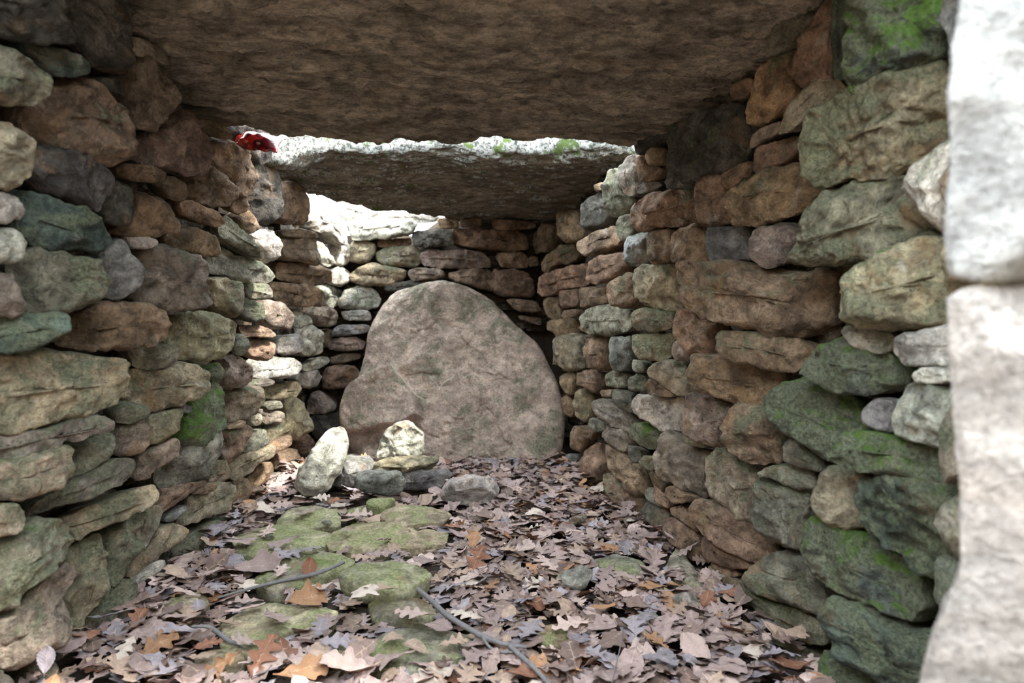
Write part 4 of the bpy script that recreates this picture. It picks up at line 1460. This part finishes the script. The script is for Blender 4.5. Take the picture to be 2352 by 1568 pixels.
# hand-placed leaves: px, py, length px, rotation deg, kind, tone, tilt x, tilt y, label
NAMED = [
    (829, 1372, 90, 70, 'broad', 'cream', -6, 4, 'large cream deeply lobed oak leaf on the mossy slab in the middle'),
    (736, 1352, 78, 105, 'lobed', 'pale pinkish', 0, 14, 'narrow pale oak leaf pointing away, left of the cream one'),
    (953, 1410, 82, 165, 'lobed', 'pale pinkish', 0, 0, 'pale pink lobed oak leaf left of the long twig'),
    (700, 1376, 90, 35, 'broad', 'orange-brown', 30, 10, 'curled orange-brown leaf across the mossy paving'),
    (711, 1308, 46, 90, 'oval', 'rust', 0, -62, 'small pointed reddish leaf standing upright on the paving'),
    (660, 1276, 66, 30, 'lobed', 'grey-lilac', 6, 0, 'greyish oak leaf with curled edge on the green slab'),
    (583, 1303, 100, 12, 'broad', 'mauve', 18, 0, 'long mauve leaf lying flat before the green slab'),
    (1301, 1301, 52, 80, 'oval', 'orange-brown', 0, 0, 'small bright orange leaf behind the grey layered stone'),
    (1383, 1395, 58, 10, 'oval', 'orange-brown', -14, 0, 'round glossy orange leaf in the right-hand litter'),
    (1330, 1385, 56, 95, 'lobed', 'pale pinkish', 0, 4, 'pink oak leaf with clear veins below the grey layered stone'),
    (1092, 1292, 82, 75, 'lobed', 'rust', 20, -38, 'upright rust-brown oak leaf in mid litter'),
    (1088, 1243, 46, 70, 'broad', 'orange-brown', 0, -45, 'small orange leaf standing behind the upright rust leaf'),
    (1074, 1415, 74, 150, 'lobed', 'cream', 0, 0, 'pale starry oak leaf just right of the long twig'),
    (1214, 1452, 84, 60, 'lobed', 'grey-lilac', 5, 0, 'lilac-grey long-lobed oak leaf below the twig fork'),
    (1375, 1440, 72, 20, 'broad', 'mauve', 10, 0, 'pink-mauve broad leaf under the round orange one'),
    (1415, 1241, 50, 90, 'lobed', 'tan', 0, -6, 'tan comb-lobed oak leaf near the foot of the right wall'),
    (1505, 1290, 70, 70, 'lobed', 'mauve', 10, -30, 'ragged purple-brown leaf rising near the right wall'),
    (1622, 1381, 54, 60, 'broad', 'rust', 0, -15, 'rusty leaf touching the flat grey stone by the right wall'),
    (910, 1471, 62, 130, 'broad', 'tan', 0, 12, 'brown two-lobed leaf on bare grey paving at the bottom'),
    (1040, 1477, 62, 15, 'lobed', 'tan', 6, 0, 'tan leaf on grey paving below the long twig'),
    (600, 1512, 98, 80, 'lobed', 'rust', 10, -28, 'big rust-brown oak leaf at the lower left'),
    (692, 1541, 100, 20, 'broad', 'orange-brown', 12, 0, 'broad orange-tan leaf at the bottom edge'),
    (800, 1530, 110, 160, 'broad', 'pale pinkish', 0, 0, 'large dusky pink leaf at the bottom edge beside the orange-tan one'),
    (734, 1445, 62, 95, 'lobed', 'grey-lilac', 0, -10, 'blue-grey oak leaf at the edge of the yellow-green slab'),
    (519, 1431, 64, 160, 'lobed', 'tan', 14, 0, 'tan oak leaf on the left end of the yellow-green slab'),
    (611, 1172, 52, 150, 'broad', 'cream', 0, -18, 'cream upturned leaf by the left wall near the paving'),
    (640, 1160, 52, 15, 'lobed', 'pale pinkish', 20, 0, 'pink lobed leaf leaning on the cream one by the left wall'),
    (595, 1205, 56, 175, 'lobed', 'cream', 25, 0, 'bleached ragged leaf lying at the corner of the left wall'),
    (1644, 1468, 66, 20, 'broad', 'mauve', 0, 0, 'flat pinkish-mauve leaf at the foot of the lower right wall'),
    (1660, 1535, 90, 5, 'broad', 'mauve', 0, 0, 'large purple-pink veined leaf in the bottom right litter'),
    (1376, 1507, 70, 120, 'lobed', 'grey-lilac', 0, 0, 'pale blue-grey star-shaped leaf in the bottom litter'),
    (1194, 1546, 70, 10, 'broad', 'rust', 0, 14, 'dark orange leaf beside the lower tip of the twig'),
    (384, 1541, 74, 60, 'lobed', 'grey-lilac', 0, 0, 'bleached bluish-white leaf at the lower left edge'),
    (475, 1482, 54, 30, 'lobed', 'rust', 12, 0, 'small red-brown leaf beside the short curved twig'),
    (462, 1507, 50, 10, 'lobed', 'tan', 0, 0, 'small yellow-tan leaf below the red-brown one'),
    (317, 1426, 50, 80, 'broad', 'rust', 0, -35, 'brown curled leaf against the foot of the left wall'),
    (1499, 1347, 56, 170, 'broad', 'orange-brown', 0, 0, 'pale orange leaf lying flat near the right wall'),
    (735, 1143, 40, 20, 'lobed', 'cream', 20, 0, 'sunlit cream leaf at the foot of the white pointed stone'),
    (815, 1143, 46, 70, 'lobed', 'pale pinkish', 8, 0, 'pink star-like leaf before the slate grey stone'),
    (690, 1142, 36, 140, 'lobed', 'cream', 14, 0, 'pale leaf tucked left of the white pointed stone'),
    (820, 1183, 62, 10, 'lobed', 'pale pinkish', 10, 0, 'pink leaf in the joint behind the largest green slab'),
    (898, 1262, 50, 40, 'lobed', 'tan', 25, 0, 'tan leaf rearing at the front of the largest green slab'),
    (868, 1272, 64, 5, 'lobed', 'mauve', 8, 0, 'mauve leaf behind the bright green mossy stone'),
    (987, 1335, 60, 20, 'lobed', 'tan', 0, 10, 'tan leaf right of the bright green mossy stone'),
    (876, 1353, 74, 170, 'broad', 'tan', 12, 0, 'tan wavy leaf in front of the bright green mossy stone'),
    (812, 1340, 40, 110, 'oval', 'pale pinkish', 0, 0, 'small pale heart-shaped leaf before the thin grey twig'),
    (1225, 1180, 48, 20, 'oval', 'cream', 12, 0, 'pale oval leaf in the litter before the back slab'),
    (1310, 1156, 16, 20, 'oval', 'tan', 0, 0, 'tiny yellow scrap of leaf near the back right corner'),
    (1240, 1228, 56, 25, 'oval', 'pale pinkish', 8, 0, 'smooth pale pink leaf in the mid right litter'),
    (35, 1520, 46, 100, 'oval', 'grey-lilac', 0, -70, 'slate-blue leaf propped on the wall at the bottom left'),
]
used = []
for i, (px, py, L, rot, kind, tn, tx, ty, lab) in enumerate(NAMED):
    r = np.random.default_rng(3000 + i)
    p = hit('F', px, py)
    bz, on = base_z(p[0], p[1])
    z = bz + (.015 if on else .034)
    if i == len(NAMED) - 1:
        p = hit('L', px, py)
        z = p[2]
        p[0] += .05
    kz = (CAM[2] - z) / CAM[2] if i < len(NAMED) - 1 else 1
    p = CAM + (p - CAM) * kz
    dist = np.linalg.norm(p - CAM)
    size = L * dist / F * 1.08
    tv = np.array(LTONE[tn]) * r.uniform(.95, 1.1)
    leaf_obj(kind, i, p[0], p[1], z, size, R(rot), R(tx), R(ty), tv, lab)
    used.append((p[0], p[1]))

# two leaves lying on the stones of the pile
for j, (px, py, dd, z, sz, tn, lab) in enumerate((
        (832, 1050, 2.62, None, .055, 'orange-brown', 'orange leaf on top of the dark grey block'),
        (852, 1064, 2.56, None, .04, 'tan', 'small tan leaf wedged beside the thin buff slab'))):
    p = onplane(px, py, np.array([0, dd, 0]), np.array([0, -1.0, 0]))
    leaf_obj('lobed', j + 3, p[0], p[1], p[2], sz, R(20), R(15), R(-10), LTONE[tn], lab)


def in_chamber(x, y, m=0.0):
    return face_x('L', y, 0.02) + m < x < face_x('R', y, .02) - m


ZONES = [
    ('in the bottom left litter', lambda x, y: y < 1.6 and x < -.25),
    ('on the grey paving at the bottom', lambda x, y: y < 1.45 and x < .12),
    ('in the bottom right litter', lambda x, y: y < 1.5),
    ('around the mossy paving slabs', lambda x, y: x < -.02 and y < 2.2),
    ('right of the mossy slabs', lambda x, y: x < .28 and y < 2.2),
    ('along the foot of the right wall', lambda x, y: y < 2.2),
    ('around the pile of loose stones', lambda x, y: x < .02),
    ('in the deep litter before the back slab', lambda x, y: True),
]
NIND = 232
names = list(LTONE)
wts = np.array([.32, .19, .16, .15, .10, .04, .02, .02])
cnt = 0
r = np.random.default_rng(77)
tries = 0
placed = []
while cnt < NIND and tries < 20000:
    tries += 1
    px, py = r.uniform(40, 1900), 1110 + 470 * r.uniform(0, 1) ** .75
    p = hit('F', px, py)
    x, y = p[0], p[1]
    if not in_chamber(x, y, .03) or y > 2.85:
        continue
    bz, on = base_z(x, y, 1.12)
    if on and r.uniform() < .93:
        continue
    if min([math.hypot(x - a, y - b2) for a, b2 in used] or [1]) < .05:
        continue
    if min([math.hypot(x - a, y - b2) for a, b2 in placed] or [1]) < .042:
        continue
    tn = names[r.choice(len(names), p=wts)]
    zi = next(k for k, (_, f) in enumerate(ZONES) if f(x, y))
    kind = 'lobed' if r.uniform() < .68 else ('broad' if r.uniform() < .7 else 'oval')
    sz = r.uniform(.060, .098)
    vi = int(r.integers(0, 8))
    rg = LEAFRISE[kind][vi % len(LEAFRISE[kind])]
    lab = '%s%s %s %s leaf %s' % ('small ' if sz < .070 else ('large ' if sz > .088 else ''), 'curled' if rg > .12 else 'flat-lying', tn, {'lobed': 'deep-lobed oak', 'broad': 'shallow-lobed oak', 'oval': 'oval'}[kind], ZONES[zi][0])
    thin = pinside(LITTER_THIN, x, y)
    if thin and r.uniform() < .35:
        continue
    if any(math.hypot(x - a, y - b2) < c2 + .02 or (abs(x - a) < c2 and 0 < b2 - y < c2 + .05) for a, b2, c2 in FREE):
        continue
    z = bz + (.012 if on else (r.uniform(.004, .014) if thin else r.uniform(.018, .034)))
    tv = np.array(LTONE[tn]) * r.uniform(.8, 1.2)
    leaf_obj(kind, vi, x, y, z, sz, r.uniform(0, 6.28), r.normal() * .22, r.normal() * .22, tv, lab, group='fallen leaves ' + ZONES[zi][0])
    placed.append((x, y))
    cnt += 1

# the rest of the litter, past counting
protos = [leaf_arrays(k, 900 + i, nl=21, nw=2) for i, k in enumerate(['lobed'] * 6 + ['broad'] * 4 + ['oval'] * 2)]
VV, FF, CC, RR = [], [], [], []
off = 0
r = np.random.default_rng(88)
n_l = 0
tries = 0
while n_l < 3600 and tries < 60000:
    tries += 1
    y = r.uniform(.55, 2.95)
    x = r.uniform(-.85, .75)
    if not in_chamber(x, y, .0):
        continue
    bz, on = base_z(x, y, 1.28)
    if on and r.uniform() < .98:
        continue
    thin = pinside(LITTER_THIN, x, y)
    if thin and r.uniform() < .5:
        continue
    if any(math.hypot(x - a, y - b2) < c2 for a, b2, c2 in FREE):
        continue
    V, Fq, rib = protos[r.integers(0, len(protos))]
    s = r.uniform(.045, .09)
    M = Matrix.Rotation(r.uniform(0, 6.28), 3, 'Z') @ Matrix.Rotation(r.normal() * .25, 3, 'X') @ Matrix.Rotation(r.normal() * .25, 3, 'Y')
    P = (V * s) @ np.array(M).T
    P[:, 2] -= P[:, 2].min() * .6
    edge_d = min(x - face_x('L', y, 0), face_x('R', y, 0) - x)
    deep = .022 + .03 * math.exp(-edge_d / .12)
    if thin:
        deep = .004
        P[:, 2] *= .55
    P += (x, y, bz + (.010 if on else r.uniform(0, deep)))
    tv = np.array(LTONE[names[r.choice(len(names), p=[.26, .12, .14, .12, .25, .05, .04, .02])]]) * r.uniform(.7, 1.15)
    VV.append(P)
    FF.append(Fq + off)
    RR.append(rib)
    CC.append(np.tile(np.r_[tv, 1], (len(P), 1)))
    off += len(P)
    n_l += 1
me = mesh_np('leaf_litter', np.vstack(VV), np.vstack(FF))
a = me.attributes.new('rib', 'FLOAT', 'POINT')
a.data.foreach_set('value', np.concatenate(RR))
a = me.attributes.new('leaf_tone', 'FLOAT_COLOR', 'POINT')
a.data.foreach_set('color', np.vstack(CC).ravel())
link('leaf_litter', me, M_LITTER, kind='stuff', label='deep litter of crumpled dry oak leaves covering the chamber floor', cat='leaf litter')


# ------------------------------------------------------------------ twigs
def tube(name, path, radii, mat, parent=None, label=None, cat=None, sides=9, seed=1):
    P = np.array(path, float)
    t = np.linspace(0, len(P) - 1, (len(P) - 1) * 6 + 1)
    Q = np.stack([np.interp(t, np.arange(len(P)), P[:, i]) for i in range(3)], 1)
    for _ in range(4):
        Q[1:-1] = Q[1:-1] * .5 + (Q[:-2] + Q[2:]) * .25
    rr2 = np.interp(t, np.arange(len(P)), radii)
    V = []
    for i, q2 in enumerate(Q):
        tg = Q[min(i + 1, len(Q) - 1)] - Q[max(i - 1, 0)]
        tg /= np.linalg.norm(tg)
        a = np.cross(tg, (0, 0, 1.0))
        a /= np.linalg.norm(a)
        b2 = np.cross(a, tg)
        for k in range(sides):
            th = 2 * math.pi * k / sides
            V.append(q2 + rr2[i] * (math.cos(th) * a + math.sin(th) * b2))
    V = np.array(V)
    V += (0.12 * np.mean(radii)) * fbm(V * 120 + seed, 2)[:, None]
    Fq = []
    for i in range(len(Q) - 1):
        for k in range(sides):
            a, b2 = i * sides + k, i * sides + (k + 1) % sides
            Fq.append((a, a + sides, b2 + sides, b2))
    Fq.append(tuple(range(sides)))
    Fq.append(tuple(range((len(Q) - 1) * sides, len(Q) * sides))[::-1])
    me = bpy.data.meshes.new(name)
    me.from_pydata(V.tolist(), [], Fq)
    me.polygons.foreach_set('use_smooth', [True] * len(me.polygons))
    me.update()
    return link(name, me, mat, parent=parent, label=label, cat=cat)


def fpath(pts):
    out = []
    for px, py, z in pts:
        d = ray(px, py)
        out.append(CAM + d * (-(CAM[2] - z) / d[2]))
    return out


tw = tube('twig', fpath([(940, 1336, .035), (961, 1354, .04), (996, 1383, .045), (1019, 1407, .05), (1050, 1428, .05), (1081, 1446, .05), (1110, 1462, .05), (1146, 1476, .05), (1181, 1483, .05), (1210, 1485, .05)]),
          [.005, .0055, .006, .006, .0058, .0055, .0055, .0045, .004, .003], M_TWIG, label='long grey forked twig lying across the lower middle of the litter', cat='twig')
tube('side_shoot', fpath([(1170, 1482, .05), (1194, 1504, .048), (1227, 1533, .045), (1256, 1565, .04), (1280, 1600, .04)]), [.005, .0048, .0045, .004, .0035], M_TWIG, parent=tw, seed=4)
tube('side_shoot', fpath([(1108, 1462, .05), (1123, 1486, .046), (1146, 1497, .044), (1181, 1497, .044)]), [.003, .0027, .0024, .002], M_TWIG, parent=tw, seed=5)
tube('twig', fpath([(500, 1372, .03), (578, 1350, .035), (647, 1333, .04), (689, 1325, .045), (719, 1319, .05), (749, 1309, .055), (790, 1291, .055)]),
     [.0022, .0035, .0042, .0046, .005, .0048, .004], M_TWIG, label='thin curved grey twig lying over the mossy slabs', cat='twig', seed=6)
tube('twig', fpath([(440, 1438, .05), (480, 1438, .04), (500, 1452, .035), (525, 1472, .03), (545, 1478, .025), (562, 1492, .02)]),
     [.0025, .0042, .0046, .004, .003, .002], M_TWIG, label='short dark bent twig beside the yellow-green slab', cat='twig', seed=7)
tube('grass_stem', fpath([(1432, 1440, .05), (1424, 1490, .05), (1414, 1530, .05), (1404, 1575, .05)]), [.0009, .0011, .0011, .001], M_TWIG,
     label='fine straight stalk running down the bottom right litter', cat='stalk', seed=8)

# a few dry roots trailing down the back slab
def spath(pts, off=.065):
    return [onplane(x, y, sl_c, sl_n) + sl_n * off for x, y in pts]


M_ROOT = M_TWIG.copy()
M_ROOT.name = 'pale_root'
for nd in M_ROOT.node_tree.nodes:
    if nd.bl_idname == 'ShaderNodeMix':
        nd.inputs[6].default_value = (.42, .38, .28, 1)
        nd.inputs[7].default_value = (.62, .57, .44, 1)
tube('root', spath([(905, 842), (925, 868), (948, 895), (965, 915), (985, 925), (1012, 922)], .085), [.0022, .0022, .002, .002, .0016, .001], M_ROOT,
     label='pale root trailing over the ledge of the tall back slab', cat='root', seed=12)
tube('root', spath([(1012, 905), (1022, 885), (1040, 874), (1046, 872)], .075), [.001, .0022, .003, .002], M_ROOT,
     label='short curved pale root on the middle of the back slab', cat='root', seed=13)

# ------------------------------------------------------------------ crumpled red wrapper on the wall top
rc = onplane(590, 328, np.array([-.6, 2.02, 1.2]), np.array([0, -1.0, 0]))
root = bpy.data.objects.new('crumpled_wrapper', None)
root.empty_display_size = .05
COL.objects.link(root)
root.location = rc
root.rotation_euler = (R(48), 0, R(-6))
root['label'] = 'crumpled glossy red wrapper stuck under the capstone on the left wall'
root['category'] = 'wrapper'
r = np.random.default_rng(5)
nu, nv = 26, 16
V = []
for i in range(nu):
    for j in range(nv):
        u, v = i / (nu - 1), j / (nv - 1)
        x = (u - .5) * .125
        ridge = .03 * math.sin(math.pi * u) ** .7
        y = (v - .5) * .07
        z = ridge * (1 - (2 * v - 1) ** 2 * .9) - .014 * u + .01
        V.append((x, y, z))
V = np.array(V)
fold = np.abs(fbm(V * 30 + 2, 2))
V[:, 2] += .012 * fold - .006
V[:, 1] += .008 * noise(V * 40 + 9)
fo = mesh_np('foil', V, grid_faces(nu, nv), smooth=False)
f = link('foil', fo, M_RED, parent=root)
md = f.modifiers.new('thickness', 'SOLIDIFY')
md.thickness = .0012
Vb = V.reshape(nu, nv, 3)
edge_pts = [tuple(Vb[i, 0] + (0, -.001, .0)) for i in range(0, nu // 2 + 2, 2)]
tube('torn_edge', edge_pts, [.0011] * len(edge_pts), M_FOILEDGE, parent=root, sides=6, label='silvery torn edge')
